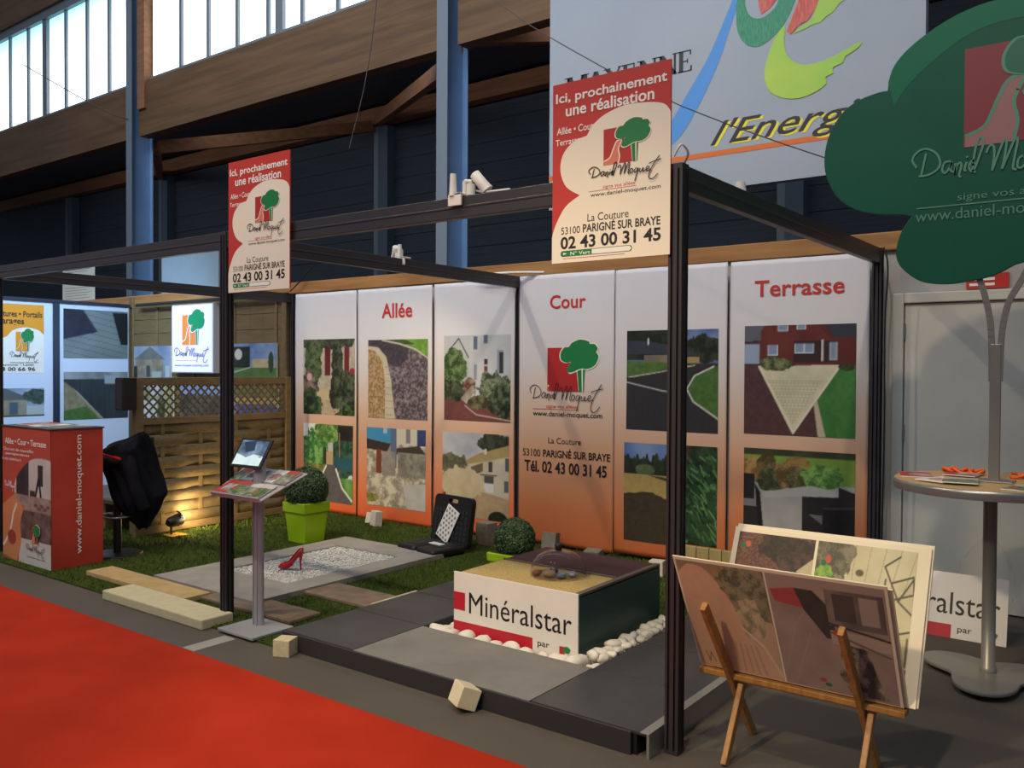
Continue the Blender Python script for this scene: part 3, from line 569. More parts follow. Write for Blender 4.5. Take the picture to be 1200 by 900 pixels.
def pic_leaves():
    c = Cv(56, 104, (34, 56, 30), 19); c.put(c.Y >= 0, (26, 44, 26), (50, 80, 44), sc=14, k=1.8); c.rect(0, 0, .3, .2, (84, 56, 40), (60, 44, 34)); r = random.Random(3)
    for k in range(150):
        x, y = r.random() * 1.1, .1 + r.random() * .9; a = -.9 + r.random() * .8; l = .1 + r.random() * .12; g = r.choice([(52, 96, 48), (74, 122, 60), (98, 148, 78), (40, 78, 44)])
        c.line([(x, y), (x - l * math.cos(a) * 1.2, y + l * math.sin(a))], .035, g)
    return c
def pic_red_house():
    c = Cv(120, 108, (140, 60, 48), 20); c.rect(0, 0, 1, .4, (120, 48, 40), (104, 40, 34)); c.rect(0, .0, .16, .14, (90, 96, 108)); c.rect(0, .14, .13, .36, (70, 50, 46)); c.rect(0, .17, .145, .35, (150, 168, 196)); c.poly([(0, .0), (.2, 0), (.08, .15), (0, .15)], (96, 100, 112))
    c.poly([(.7, 0), (1, 0), (1, .12), (.82, .12)], (54, 58, 74)); c.poly([(.66, 0), (.72, 0), (.82, .13), (.78, .14)], (96, 40, 34)); c.rect(.46, .15, .86, .34, (60, 36, 36)); c.rect(.82, .13, 1, .36, (104, 40, 36))
    for x0, y0, x1, y1 in ((.32, 0, .4, .05), (.49, 0, .56, .04), (.23, .18, .31, .27), (.475, .17, .545, .25), (.56, .17, .63, .25), (.78, .16, .83, .31)): c.rect(x0 - .008, y0, x1 + .008, y1 + .008, (210, 214, 220)); c.rect(x0, y0, x1, y1, (130, 150, 180))
    c.rect(.7, .14, .72, .33, (200, 200, 196)); c.rect(0, .36, 1, 1, (92, 60, 58), (78, 50, 50), sc=40); c.poly([(.86, .37), (1, .36), (1, 1), (.74, 1), (.66, .66)], (52, 120, 48), (70, 140, 60), sc=20)
    c.poly([(.15, .37), (.25, .41), (.5, .365), (.86, .36), (.46, .97)], (222, 214, 176), (206, 198, 160), sc=10); m = c.mpoly([(.22, .5), (.72, .5), (.46, .9)]); c.put(m & (((c.Y * 40 % 1) < .18) | (((c.X * 30 + (c.Y * 20).astype(int) * .5) % 1) < .15)), (176, 168, 132))
    c.line([(.145, .38), (.46, .97), (.86, .37)], .02, (230, 222, 190)); c.poly([(.64, .7), (.67, .67), (.75, 1), (.68, 1)], (196, 184, 150)); c.bush(.3, .35, .14, .07, (60, 76, 40), (140, 150, 90)); c.bush(.92, .38, .07, .03, (40, 60, 30), (70, 90, 50)); return c
def pic_terrace():
    c = Cv(120, 108, (104, 140, 56), 21); c.rect(0, 0, 1, .12, (40, 50, 28), (60, 70, 40)); c.rect(0, .07, 1, .4, (110, 150, 50), (124, 164, 60), sc=10); c.rect(0, .33, 1, 1, (168, 168, 164), (156, 156, 154), sc=8)
    for x, y, rx, ry, a, b in ((.08, .22, .12, .12, (130, 90, 40), (180, 140, 70)), (.22, .16, .1, .1, (70, 60, 30), (120, 100, 60)), (.25, .33, .13, .12, (54, 60, 30), (110, 116, 70)), (.42, .24, .14, .14, (90, 70, 40), (160, 130, 70)), (.52, .3, .14, .12, (70, 66, 36), (120, 116, 70)), (.72, .26, .18, .14, (60, 110, 44), (130, 180, 84)), (.5, .12, .1, .05, (120, 80, 40), (150, 120, 60))): c.bush(x, y, rx, ry, a, b)
    c.poly([(.18, .44), (.3, .42), (.62, .345), (.86, .39), (.86, .45), (.52, .46), (.2, .5)], (176, 176, 172)); c.rect(0, .27, .11, .6, (34, 32, 34), (44, 42, 44)); c.poly([(0, .53), (.12, .53), (.16, .6), (0, .6)], (120, 120, 124)); c.poly([(0, .6), (.16, .6), (.2, .9), (0, .88)], (36, 34, 36), (48, 44, 46)); c.poly([(.11, .36), (.16, .45), (.2, .9), (.15, .9)], (30, 28, 30))
    c.poly([(.54, .46), (.86, .44), (.86, .34), (1, .39), (1, 1), (.68, 1), (.54, .84)], (34, 32, 34), (46, 42, 44)); c.poly([(.6, .63), (.72, .63), (.72, .72)], (110, 110, 116)); c.poly([(.73, .55), (1, .53), (1, 1), (.73, 1)], (28, 26, 28), (42, 38, 40)); c.line([(.73, .56), (1, .53)], .012, (70, 68, 70)); return c

# ------------------------------------------------------------------ hanging banners on the back wall
BY = 6.40
def fold_fn(seed, amp=.006):
    r = random.Random(seed); P = [r.random() * 6 for _ in range(6)]
    def d(x, z): return amp * (math.sin(x * 5 + P[0]) * .5 + math.sin(x * 11 + z * 2.5 + P[1]) * .35 + math.sin(z * 3 + x * 4 + P[2]) * .3) + .004 * math.sin(x * 40 + P[3]) * max(0, z - 2.2) * 4
    return d
GRAD = [(0, (186, 98, 54)), (.14, (194, 116, 74)), (.36, (206, 158, 124)), (.52, (214, 188, 168)), (.66, (216, 207, 202)), (.8, (216, 215, 216)), (1, (212, 213, 220))]
M_ban = gradient_mat('banner_print', GRAD); M_ban2 = gradient_mat('banner_print_warm', [(0, (222, 98, 52)), (.12, (226, 122, 78))] + GRAD[2:])
def banner(x0, x1, z0, z1, label, seed, pics, m, extra=None):
    t = thing('hanging_banner', label, 'banner', ((x0 + x1) / 2, BY, z0), 'printed banners along the back wall')
    d = fold_fn(seed, .006); nx, nz = 40, 60; mb = MB()
    vs = [(x0 + (x1 - x0) * i / nx, BY + d(x0 + (x1 - x0) * i / nx, z0 + (z1 - z0) * j / nz), z0 + (z1 - z0) * j / nz) for j in range(nz + 1) for i in range(nx + 1)]
    mb.add(vs, [(j * (nx + 1) + i, j * (nx + 1) + i + 1, (j + 1) * (nx + 1) + i + 1, (j + 1) * (nx + 1) + i) for j in range(nz) for i in range(nx)], True)
    o = mb.build('sheet', m, t); so = o.modifiers.new('thickness', 'SOLIDIFY'); so.thickness = .0015; so.offset = -1
    fn = lambda P: np.array([(p[0], BY - .003 + d(p[0], p[2]), p[2]) for p in P])
    for cv, (a, b, c, e) in pics: picture('photo_print', cv, [(a, 0, e), (b, 0, e), (a, 0, c), (b, 0, c)], t, fn)
    if extra: extra(t, lambda p: (p[0], p[1] + d(p[0], p[2]), p[2]))
    return t
def heading(s, a, b, c, e):
    def ex(t, fn):
        mb = MB(); mb.text(WALLF(BY - .004), s, a, b, c, e, .001, .016); mb.conform(fn); mb.build('lettering', M_redp, t)
    return ex
def cour_text(t, fn):
    f = WALLF(BY - .003); mb = MB(); mb.text(f, 'Cour', -4.366, -3.99, 2.135, 2.258, .001, .016); mb.conform(fn); mb.build('heading', M_redp, t)
    mb = MB()
    signature(mb, f, -4.58, -3.81, 1.232, 1.475, .0095, .004)
    mb.text(f, 'www.daniel-moquet.com', -4.546, -3.819, 1.165, 1.225, .001, .01)
    mb.m = 1; mb.text(f, 'signe vos allées', -4.40, -4.08, 1.245, 1.285); mb.poly(f, [(-4.55, 1.24), (-4.06, 1.24), (-4.06, 1.244), (-4.55, 1.244)], .001)
    mb.conform(fn); mb.build('signature_lettering', [M_dark, M_redp], t); mb = MB()
    mb.text(f, 'La Couture', -4.375, -4.033, .937, .99); mb.text(f, '53100', -4.658, -4.46, .812, .877); mb.text(f, 'PARIGNÉ SUR BRAYE', -4.43, -3.74, .812, .895, .001, .02)
    mb.text(f, 'Tél. 02 43 00 31 45', -4.638, -3.772, .67, .775, .001, .022)
    mb.conform(fn); mb.build('address_lettering', M_dark, t)
    mb = MB(); logo(mb, f, -4.391, 1.79, .385, None, .385, (0, 1, 2, 3), .001); mb.conform(fn); mb.build('logo', [M_logored, M_tan, M_cream, M_green], t)
banner(-7.86, -6.86, .02, 2.43, 'banner with red shutters photo over a garden lane photo, farthest left of the row', 1, [(pic_red_shutters(), (-7.719, -6.886, 1.085, 1.915)), (pic_garden_lane(), (-7.717, -6.908, .13, .98))], M_ban2)
banner(-6.84, -5.785, .01, 2.43, 'banner headed Allée with a gravel drive photo', 2, [(pic_gravel_drive(), (-6.678, -5.84, 1.08, 1.895)), (pic_stone_house(), (-6.70, -5.86, .165, .98))], M_ban2, heading('Allée', -6.478, -6.053, 2.118, 2.27))
banner(-5.75, -4.762, .02, 2.43, 'banner with white house photo over a farmhouse photo, behind the open black case', 3, [(pic_white_house(), (-5.617, -4.803, 1.10, 1.92)), (pic_farmhouse(), (-5.634, -4.82, .17, .985))], M_ban2)
banner(-4.708, -3.71, .03, 2.445, 'banner headed Cour with the tree logo, address and phone number', 4, [], M_ban, cour_text)
banner(-3.70, -2.70, .05, 2.44, 'banner with asphalt drive photo above two smaller garden photos', 5, [(pic_asphalt(), (-3.584, -2.77, 1.10, 1.924)), (pic_sandy_court(), (-3.60, -3.17, .17, .99)), (pic_leaves(), (-3.097, -2.772, .20, .993))], M_ban)
banner(-2.675, -1.645, .07, 2.435, 'banner headed Terrasse with red house and black chairs photos', 6, [(pic_red_house(), (-2.555, -1.732, 1.115, 1.938)), (pic_terrace(), (-2.552, -1.727, .27, 1.007))], M_ban, heading('Terrasse', -2.48, -1.817, 2.156, 2.28))

# ================================================================== LEFT NEIGHBOUR: fence, posters, light box
t = thing('board_fence', 'tall pressure treated board fence behind the illuminated logo box', 'fence', (-9.7, 6.44, 0))
r = random.Random(5)
for k in range(13):
    z = .02 + k * .185
    mb = MB(); n = 14; dx = (-8.02 + 11.42) / n
    for i in range(n):
        a = -11.42 + i * dx; off = .012 * math.sin((i + (k % 2) * 1.0) * PI)
        mb.box(a, a + dx, 6.44, 6.455, z, z + .18)
    mb.build('board', M_pine, t, bevel=.003)
for x in (-11.35, -10.75, -9.9, -9.05, -8.25):
    mb = MB(); mb.box(x - .022, x + .022, 6.425, 6.44, .05, 2.40); mb.build('batten', M_pine2, t, bevel=.003)
mb = MB(); mb.box(-11.47, -11.37, 6.44, 6.5, 0, 2.56); mb.build('fence_post', M_pine2, t, bevel=.006)
mb = MB(); mb.box(-8.12, -8.03, 6.40, 6.46, 0, 2.43); mb.build('fence_post', M_pine2, t, bevel=.006)

def pic_small(seed, kind):
    c = Cv(70, 44, (120, 140, 170), seed)
    if kind == 0: c.put(c.Y < 1, (100, 124, 160), (140, 160, 190), sc=3); c.poly([(0, .42), (.45, .02), (.85, .42)], (96, 102, 98), (110, 116, 110)); c.rect(.05, .42, .8, .95, (120, 112, 90), (150, 140, 120)); c.rect(.0, .62, .1, 1, (30, 40, 30)); c.rect(.35, .6, .45, .95, (60, 70, 70)); c.rect(.5, .78, .75, 1, (150, 170, 170)); c.rect(.85, .6, .97, .95, (170, 180, 180))
    if kind == 1: c.put(c.Y < .5, (80, 110, 170), (130, 160, 200), sc=4); c.rect(0, .1, .4, .9, (24, 34, 26), (44, 56, 40)); c.ell(.13, .32, .09, .16, (200, 200, 196)); c.rect(.45, .45, .95, .7, (176, 160, 120), (190, 176, 136)); c.rect(0, .7, 1, 1, (70, 110, 50), (90, 130, 60)); c.ell(.87, .55, .06, .3, (40, 60, 36), (60, 80, 50)); c.line([(0, .85), (.4, .7)], .02, (190, 190, 190))
    if kind == 2: c.put(c.Y < 1, (110, 116, 80), (170, 176, 160), sc=6); c.rect(0, .45, .5, 1, (200, 206, 204), (170, 178, 176)); c.bush(.65, .7, .14, .3, (40, 60, 34), (90, 110, 70)); c.rect(.3, 0, .6, .3, (180, 180, 180)); c.rect(.75, 0, 1, 1, (150, 150, 96))
    if kind == 3: c.put(c.Y < .3, (110, 130, 180), (140, 156, 200), sc=3); c.rect(0, .25, 1, 1, (46, 52, 46), (84, 86, 76), sc=6)
    if kind == 4: c.put(c.Y < .5, (90, 100, 50), (120, 126, 70), sc=6); c.rect(0, .35, 1, .55, (176, 150, 96)); c.rect(.08, .55, .95, .92, (86, 96, 160), (70, 80, 140)); 
    if kind == 5: c.put(c.Y < 1, (120, 140, 170), (150, 166, 190), sc=3); c.poly([(0, .1), (.35, .0), (.75, .36), (.72, .44), (0, .44)], (90, 96, 98)); c.rect(0, .42, .7, .95, (150, 144, 120), (130, 124, 104)); c.bush(.85, .3, .2, .25, (40, 56, 50), (70, 90, 84)); c.rect(.25, .5, .32, .9, (60, 66, 70)); c.rect(.42, .5, .56, .92, (70, 90, 110)); c.rect(.7, .62, 1, .95, (170, 180, 186)); c.rect(0, .94, 1, 1, (70, 76, 70))
    if kind == 6: c.put(c.Y < 1, (120, 132, 132), (110, 122, 124), sc=4); [c.line([(0, .12 + k * .12), (1, .42 + k * .12)], .006, (70, 80, 84)) for k in range(-4, 9)]; c.poly([(0, 0), (.3, .02), (.52, .45), (0, .62)], (34, 36, 46), (44, 46, 70)); c.poly([(.75, .05), (1, .05), (1, .7), (.88, .7)], (26, 30, 36))
    if kind == 7: c.put(c.Y < .3, (90, 100, 100), (150, 156, 160), sc=5); c.rect(0, .16, 1, 1, (40, 50, 56), (52, 62, 68), sc=6); [c.rect(x, .16, x + .01, 1, (28, 34, 40)) for x in (.25, .42, .62)]; c.rect(.62, .08, .86, .26, (150, 160, 168)); c.poly([(0, .2), (.2, .4), (.58, 1), (0, 1)], (120, 110, 80), (150, 140, 110), sc=20); c.poly([(0, .8), (.35, .72), (.55, 1), (0, 1)], (60, 96, 40), (84, 120, 54), sc=20); c.line([(.2, .42), (.6, 1)], .015, (180, 176, 160))
    return c
for k, (kind, a, b, z0, z1, lb) in enumerate(((0, -11.28, -10.39, 1.45, 1.88, 'unframed photo of a slate roofed house beside the light box'), (1, -9.04, -8.21, 1.48, 1.887, 'unframed photo of a lawn and pale wall on the fence, beside the rear frame post'),
        (2, -11.11, -10.33, .9, 1.35, 'photo of pale terrace seen through the lattice, farthest from the frame post'), (3, -10.17, -9.3, .92, 1.36, 'photo of dark stone garden seen through the middle of the lattice'), (4, -9.03, -8.18, 1.0, 1.365, 'photo with a blue pool seen through the lattice beside the frame post'))):
    mb = MB(); mb.box(a, b, 6.41, 6.424, z0, z1)
    t = tag(mb.build('photo_panel', M_board, loc=((a + b) / 2, 6.417, z0)), lb, 'photo', 'photo panels on the board fence')
    picture('photo_print', pic_small(40 + k, kind), [(a, 6.4085, z1), (b, 6.4085, z1), (a, 6.4085, z0), (b, 6.4085, z0)], t)
# illuminated logo box
t = thing('light_box', 'illuminated white light box with orange square and green tree logo', 'illuminated sign', (-9.78, 6.38, 1.53))
mb = MB(); mb.box(-10.235, -9.335, 6.33, 6.424, 1.525, 2.395); mb.build('case', mat('light_box_case', (200, 200, 204), .4, .3), t, bevel=.006)
M_lit = mat('lit_face', (200, 204, 230), .4, emit=(196, 204, 255), es=.7); mb = MB(); mb.box(-10.22, -9.35, 6.324, 6.332, 1.54, 2.38); mb.build('lit_panel', M_lit, t)
M_litor = mat('lit_orange', (214, 130, 60), .5, emit=(214, 130, 60), es=.3); M_litgr = mat('lit_green', (20, 130, 90), .5, emit=(0, 130, 90), es=.35); M_litbk = mat('lit_black', (40, 30, 60), .5, emit=(60, 40, 90), es=.15)
F = WALLF(6.323); mb = MB(); logo(mb, F, -9.99, 2.26, .36, None, .38, (0, 0, 2, 1), .001); mb.build('logo', [M_litor, M_litgr, M_lit], t)
mb = MB(); signature(mb, F, -10.16, -9.4, 1.66, 1.86, .012, .004); mb.text(F, 'www.moquet-clotures.com', -10.16, -9.42, 1.60, 1.64, .001, .01); mb.m = 1; mb.poly(F, [(-10.14, 1.68), (-9.66, 1.68), (-9.66, 1.687), (-10.14, 1.687)]); mb.build('lettering', [M_litbk, M_litor], t)
light('light_box_glow', 'AREA', (-9.78, 6.2, 1.95), 5, (.75, .8, 1), (-9.78, 5, 1.95), shape='RECTANGLE', size=.8, size_y=.8)
# white poster partition along the neighbour's side
t = thing('poster_partition', 'white partition with garden posters in a dark frame left of the fence', 'partition', (-11.43, 5.5, 0))
mb = MB(); mb.box(-11.44, -11.41, 3.9, 6.40, 0, 2.43); mb.build('panel', mat('partition_white', (196, 206, 226), .5), t)
for y0, y1, z0, z1 in ((3.9, 6.42, 2.42, 2.46), (5.38, 5.46, 0, 2.42)):
    mb = MB(); mb.box(-11.43, -11.385, y0, y1, z0, z1); mb.build('frame_rail', mat('partition_frame', (44, 52, 70), .4, .3), t, bevel=.004)
G = Fr((-11.41, 0, 0), (0, 1, 0), (0, 0, 1))
def ppic(cv, y0, y1, z0, z1): picture('photo_print', cv, [(-11.407, y0, z1), (-11.407, y1, z1), (-11.407, y0, z0), (-11.407, y1, z0)], t)
ppic(pic_small(60, 5), 4.55, 5.27, .972, 1.325); ppic(pic_small(61, 6), 5.515, 6.39, 1.71, 2.355); ppic(pic_small(62, 7), 5.515, 6.39, .9, 1.53)
mb = MB(); mb.poly(G, [(4.4, 1.517), (5.27, 1.517), (5.27, 2.376), (4.4, 2.376)], .002); mb.m = 1
arc = [(5.27, 2.0), (5.2, 2.06), (5.05, 2.09), (4.9, 2.05), (4.82, 1.97), (4.7, 1.93), (4.4, 1.9)]; mb.poly(G, smooth2(arc, 4) + [(4.4, 2.376), (5.27, 2.376)], .004)
logo(mb, G, 4.93, 2.03, .155, None, .24, (1, 1, 0, 2), .005); mb.m = 3
mb.text(G, 'clôtures • Portails', 4.69, 5.25, 2.215, 2.29, .006, .02); mb.text(G, 'garages', 4.72, 5.03, 2.10, 2.18, .006, .02); signature(mb, G, 4.86, 5.2, 1.66, 1.79, .007, .006); mb.text(G, 'www.moquet-clotures.com', 4.86, 5.2, 1.63, 1.66, .006)
mb.text(G, 'Mayenne - Laval', 4.72, 5.14, 1.60, 1.63, .006, .01)
mb.text(G, '02 43 00 66 96', 4.6, 5.16, 1.54, 1.59, .006, .02)
mb.build('poster_artwork', [M_board, M_orange, M_green, M_dark], t)
# lattice topped fence panel
t = thing('lattice_fence', 'wooden fence panel with a diagonal lattice strip along its top', 'fence', (-7.63, 5.23, 0))
XL = -7.63; Y0, Y1, ZT = 4.33, 6.13, 1.5
for a, b in ((Y0, Y0 + .085), (Y1 - .07, Y1)):
    mb = MB(); mb.box(XL - .03, XL + .03, a, b, 0, ZT); mb.build('stile', M_pine2, t, bevel=.006)
for z0, z1 in ((ZT - .075, ZT), (1.055, 1.12), (.02, .09)):
    mb = MB(); mb.box(XL - .027, XL + .027, Y0 + .085, Y1 - .07, z0, z1); mb.build('rail', M_pine2, t, bevel=.005)
mb = MB(); zA, zB, ya, yb = 1.12, ZT - .075, Y0 + .085, Y1 - .07; h = zB - zA
for sgn in (1, -1):
    for k in range(-5, 22):
        s0 = ya + k * .085 * 1.0; P = []
        y_a, y_b = (s0, s0 + h) if sgn > 0 else (s0 + h, s0)
        p, q = [y_a, zA], [y_b, zB]
        def cut(p, q):
            for lim, hi in ((ya, False), (yb, True)):
                for A_, B_ in ((p, q), (q, p)):
                    if (A_[0] > lim) if hi else (A_[0] < lim):
                        if (B_[0] > lim) if hi else (B_[0] < lim): return None
                        f = (lim - A_[0]) / (B_[0] - A_[0]); A_[1] += f * (B_[1] - A_[1]); A_[0] = lim
            return p, q
        cc = cut(p, q)
        if cc and k % 1 == 0: mb.bar((XL + .005 * sgn, cc[0][0], cc[0][1]), (XL + .005 * sgn, cc[1][0], cc[1][1]), .016, .009, (1, 0, 0))
mb.build('lattice', M_pine2, t)
for k in range(9):
    mb = MB(); z = .09 + k * .1075; n = 24
    pts = [Y0 + .085 + (Y1 - Y0 - .155) * i / n for i in range(n + 1)]
    off = lambda y: XL + (.008 if k % 2 else -.008) * math.sin((y - Y0 - .085) / .41 * PI)
    vs = [(off(y) + e, y, zz) for e in (-.006, .006) for zz in (z + .002, z + .104) for y in pts]; m = n + 1
    fs = []
    for i in range(n): fs += [(i, i + 1, m + i + 1, m + i)[::-1], (2 * m + i, 2 * m + i + 1, 3 * m + i + 1, 3 * m + i), (m + i, m + i + 1, 3 * m + i + 1, 3 * m + i)[::-1], (i, i + 1, 2 * m + i + 1, 2 * m + i)]
    fs += [(0, m, 3 * m, 2 * m)[::-1], (n, m + n, 3 * m + n, 2 * m + n)]
    mb.add(vs, fs, True); mb.build('slat', M_pine, t)
for y in (4.62, 5.03, 5.44, 5.85):
    mb = MB(); mb.box(XL - .006, XL + .006, y - .02, y + .02, .09, 1.055); mb.build('batten', M_pine2, t)
# black box at the fence end
t = thing('wall_speaker', 'small black box hanging at the near end of the lattice fence', 'speaker', (-7.63, 4.25, 1.2))
mb = MB(); mb.box(-7.70, -7.56, 4.19, 4.325, 1.2, 1.5); mb.build('cabinet', M_black, t, bevel=.008)
mb = MB(); mb.box(-7.69, -7.57, 4.184, 4.19, 1.215, 1.485); mb.build('grille', mat('speaker_grille', (30, 30, 34), .8, bump=.4, bscale=400), t)
# ================================================================== GROUND OF THE STAND
M_turf = mat('artificial_turf', (76, 92, 38), .95, c2=(58, 72, 28), scale=60, bump=.8, bscale=260, spec=.1)
mb = MB(); mb.box(-8.6, -4.0, 3.13, 6.49, 0.001, .012); mb.box(-4.0, -1.68, 4.81, 6.49, .001, .012)
r = random.Random(9); mb.m = 1
KEEP = [(-4.02, -1.6, 3, 4.83), (-6.0, -4.76, 3.53, 5.47), (-6.53, -5.2, 3.29, 3.54), (-5.82, -4.6, 3.0, 3.3), (-5.24, -4.26, 3.42, 3.71), (-4.95, -4.0, 3.95, 4.3), (-4.55, -4.17, 3.08, 3.42), (-7.71, -6.84, 3.2, 3.65), (-6.38, -6.06, 5.03, 5.35), (-3.9, -3.64, 4.95, 5.21), (-5.28, -4.7, 5.32, 5.86), (-7.27, -6.85, 3.65, 4.07), (-7.67, -7.59, 4.3, 6.15), (-4.75, -4.66, 3.24, 3.34), (-7.99, -7.9, 3.24, 3.34), (-7.51, -7.32, 4.52, 4.71), (-4.95, -4.77, 6.05, 6.19)]
vs, fs = [], []
for k in range(30000):
    x = -8.6 + r.random() * 6.9; y = 3.13 + r.random() * 3.35
    if any(a < x < b and c < y < d for a, b, c, d in KEEP): continue
    a = r.random() * PI; w = .006; h = .016 + r.random() * .016; l = (r.random() - .5) * .03; n = len(vs)
    vs += [(x - w * math.cos(a), y - w * math.sin(a), .011), (x + w * math.cos(a), y + w * math.sin(a), .011), (x + l, y + l * .6, .012 + h)]; fs.append((n, n + 1, n + 2))
mb.add(vs, fs)
o = mb.build('artificial_grass', [M_turf, mat('turf_blade', (92, 106, 44), .8, c2=(68, 82, 32), scale=6, spec=.15)], loc=(-5, 4.8, 0)); tag(o, 'green artificial grass mat covering the ground of the stand', 'grass'); o['kind'] = 'stuff'
# paving samples
mb = MB(); mb.box(-6.51, -5.22, 3.31, 3.52, .012, .05)
tag(mb.build('kerb_slab', mat('ochre_stone', (186, 156, 106), .85, c2=(172, 142, 92), scale=14, bump=.2, bscale=120), loc=(-5.9, 3.4, .012), bevel=.006), 'long ochre stone slab on the grass next to the red counter', 'slab')
mb = MB(); mb.box(-5.80, -4.63, 3.06, 3.285, .0, .065)
tag(mb.build('kerb_slab', mat('cream_stone', (194, 184, 148), .85, c2=(186, 176, 140), scale=20, bump=.08, bscale=120), loc=(-5.2, 3.17, 0), bevel=.008), 'long cream stone slab at the edge of the grey floor', 'slab')
M_br = mat('brown_stone', (132, 112, 90), .85, c2=(112, 94, 76), scale=10, bump=.2, bscale=100)
mb = MB(); mb.box(-5.22, -4.28, 3.44, 3.69, .012, .035); tag(mb.build('stepping_slab', M_br, loc=(-4.8, 3.55, .012), bevel=.005), 'brown stone slab behind the foot of the tablet lectern', 'slab')
mb = MB(); mb.box(-4.93, -4.02, 3.97, 4.28, .012, .035); tag(mb.build('stepping_slab', M_br, loc=(-4.5, 4.1, .012), bevel=.005), 'brown stone slab between gravel frame and dark tiled platform', 'slab')
mb = MB(); mb.box(-4.12, -4.02, 3.97, 4.40, .036, .06); tag(mb.build('cream_strip', M_stone, loc=(-4.07, 4.1, .036), bevel=.004), 'thin cream stone strip on brown slab beside the platform', 'strip')
# gravel bed in a concrete frame
t = thing('gravel_bed', 'white gravel bed inside a broad grey concrete border', 'gravel bed', (-5.37, 4.5, .012))
M_conc = mat('grey_concrete', (156, 148, 138), .85, c2=(142, 134, 126), scale=6, bump=.15, bscale=90)
a0, a1, b0, b1 = -5.98, -4.78, 3.55, 5.45; i0, i1, j0, j1 = -5.73, -5.0, 3.99, 5.13
mb = MB()
for q in ((a0, a1, b0, j0), (a0, a1, j1, b1), (a0, i0, j0, j1), (i1, a1, j0, j1)): mb.box(*q, .012, .05)
mb.build('border', M_conc, t)
mb = MB(); mb.box(i0, i1, j0, j1, .012, .03); mb.build('bed', mat('white_gravel_base', (206, 202, 194), .9, c2=(180, 174, 166), scale=80, bump=.8, bscale=150), t)
mb = MB(); r = random.Random(4); vs, fs = [], []
for k in range(6500):
    x = i0 + .012 + r.random() * (i1 - i0 - .024); y = j0 + .012 + r.random() * (j1 - j0 - .024); s = .0045 + r.random() * .006; n = len(vs); a = r.random() * 6; z = .033 + r.random() * .012
    P = [(math.cos(a) * s, math.sin(a) * s, 0), (-math.sin(a) * s, math.cos(a) * s * .8, .002), (-math.cos(a) * s, -math.sin(a) * s, .001), (math.sin(a) * s, -math.cos(a) * s * .9, 0), (.002, 0, s * .8), (0, .001, -s * .8)]
    vs += [(x + p[0], y + p[1], z + p[2]) for p in P]; fs += [(n, n + 1, n + 4), (n + 1, n + 2, n + 4), (n + 2, n + 3, n + 4), (n + 3, n, n + 4), (n + 1, n, n + 5), (n + 2, n + 1, n + 5), (n + 3, n + 2, n + 5), (n, n + 3, n + 5)]
mb.add(vs, fs); o = mb.build('gravel', mat('white_gravel', (228, 224, 216), .8, c2=(196, 190, 180), scale=40), t); o['kind'] = 'stuff'
# red high heeled shoe
t = thing('high_heel_shoe', 'glossy red high heeled shoe standing on the white gravel', 'shoe', (-5.36, 4.29, .046))
M_patent = mat('red_patent', (178, 12, 24), .15, spec=.7); A = math.radians(20); S0 = Vector((-5.43, 4.26, .05))
def sh(x, y, z): x, y, z = x * 1.12, y * 1.2, z * 1.22; return S0 + Vector((x * math.cos(A) - y * math.sin(A), x * math.sin(A) + y * math.cos(A), z))
mb = MB(); st = [(0, .008, .004, .012), (.02, .026, .003, .034), (.05, .034, .003, .046), (.075, .033, .006, .052), (.10, .028, .018, .066), (.125, .024, .048, .088), (.15, .024, .074, .118), (.172, .025, .088, .138), (.186, .014, .094, .142)]
n = 12; rings = []
for x, w, zb, zt in st: rings.append([sh(x, w * math.cos(2 * PI * k / n), (zb + zt) / 2 + (zt - zb) / 2 * math.sin(2 * PI * k / n)) for k in range(n)])
mb.add([p for R_ in rings for p in R_], [(i * n + k, (i + 1) * n + k, (i + 1) * n + (k + 1) % n, i * n + (k + 1) % n) for i in range(len(st) - 1) for k in range(n)], True); mb.add(rings[0], [tuple(range(n))]); mb.add(rings[-1], [tuple(range(n - 1, -1, -1))])
mb.build('upper', M_patent, t)
mb = MB(); mb.tube([sh(.172, 0, .1), sh(.170, 0, .06), sh(.172, 0, .0)], [.016, .008, .005], 10); mb.build('heel', M_patent, t)
mb = MB(); P = [(.055, .02), (.09, .019), (.13, .016), (.168, .015)]; zz = [.037, .052, .094, .132]
mb.add([sh(x, s * w, z + .006) for (x, w), z in zip(P, zz) for s in (-1, 1)], [(2 * i, 2 * i + 2, 2 * i + 3, 2 * i + 1) for i in range(3)]); mb.build('insole', mat('dark_insole', (60, 16, 16), .6), t)

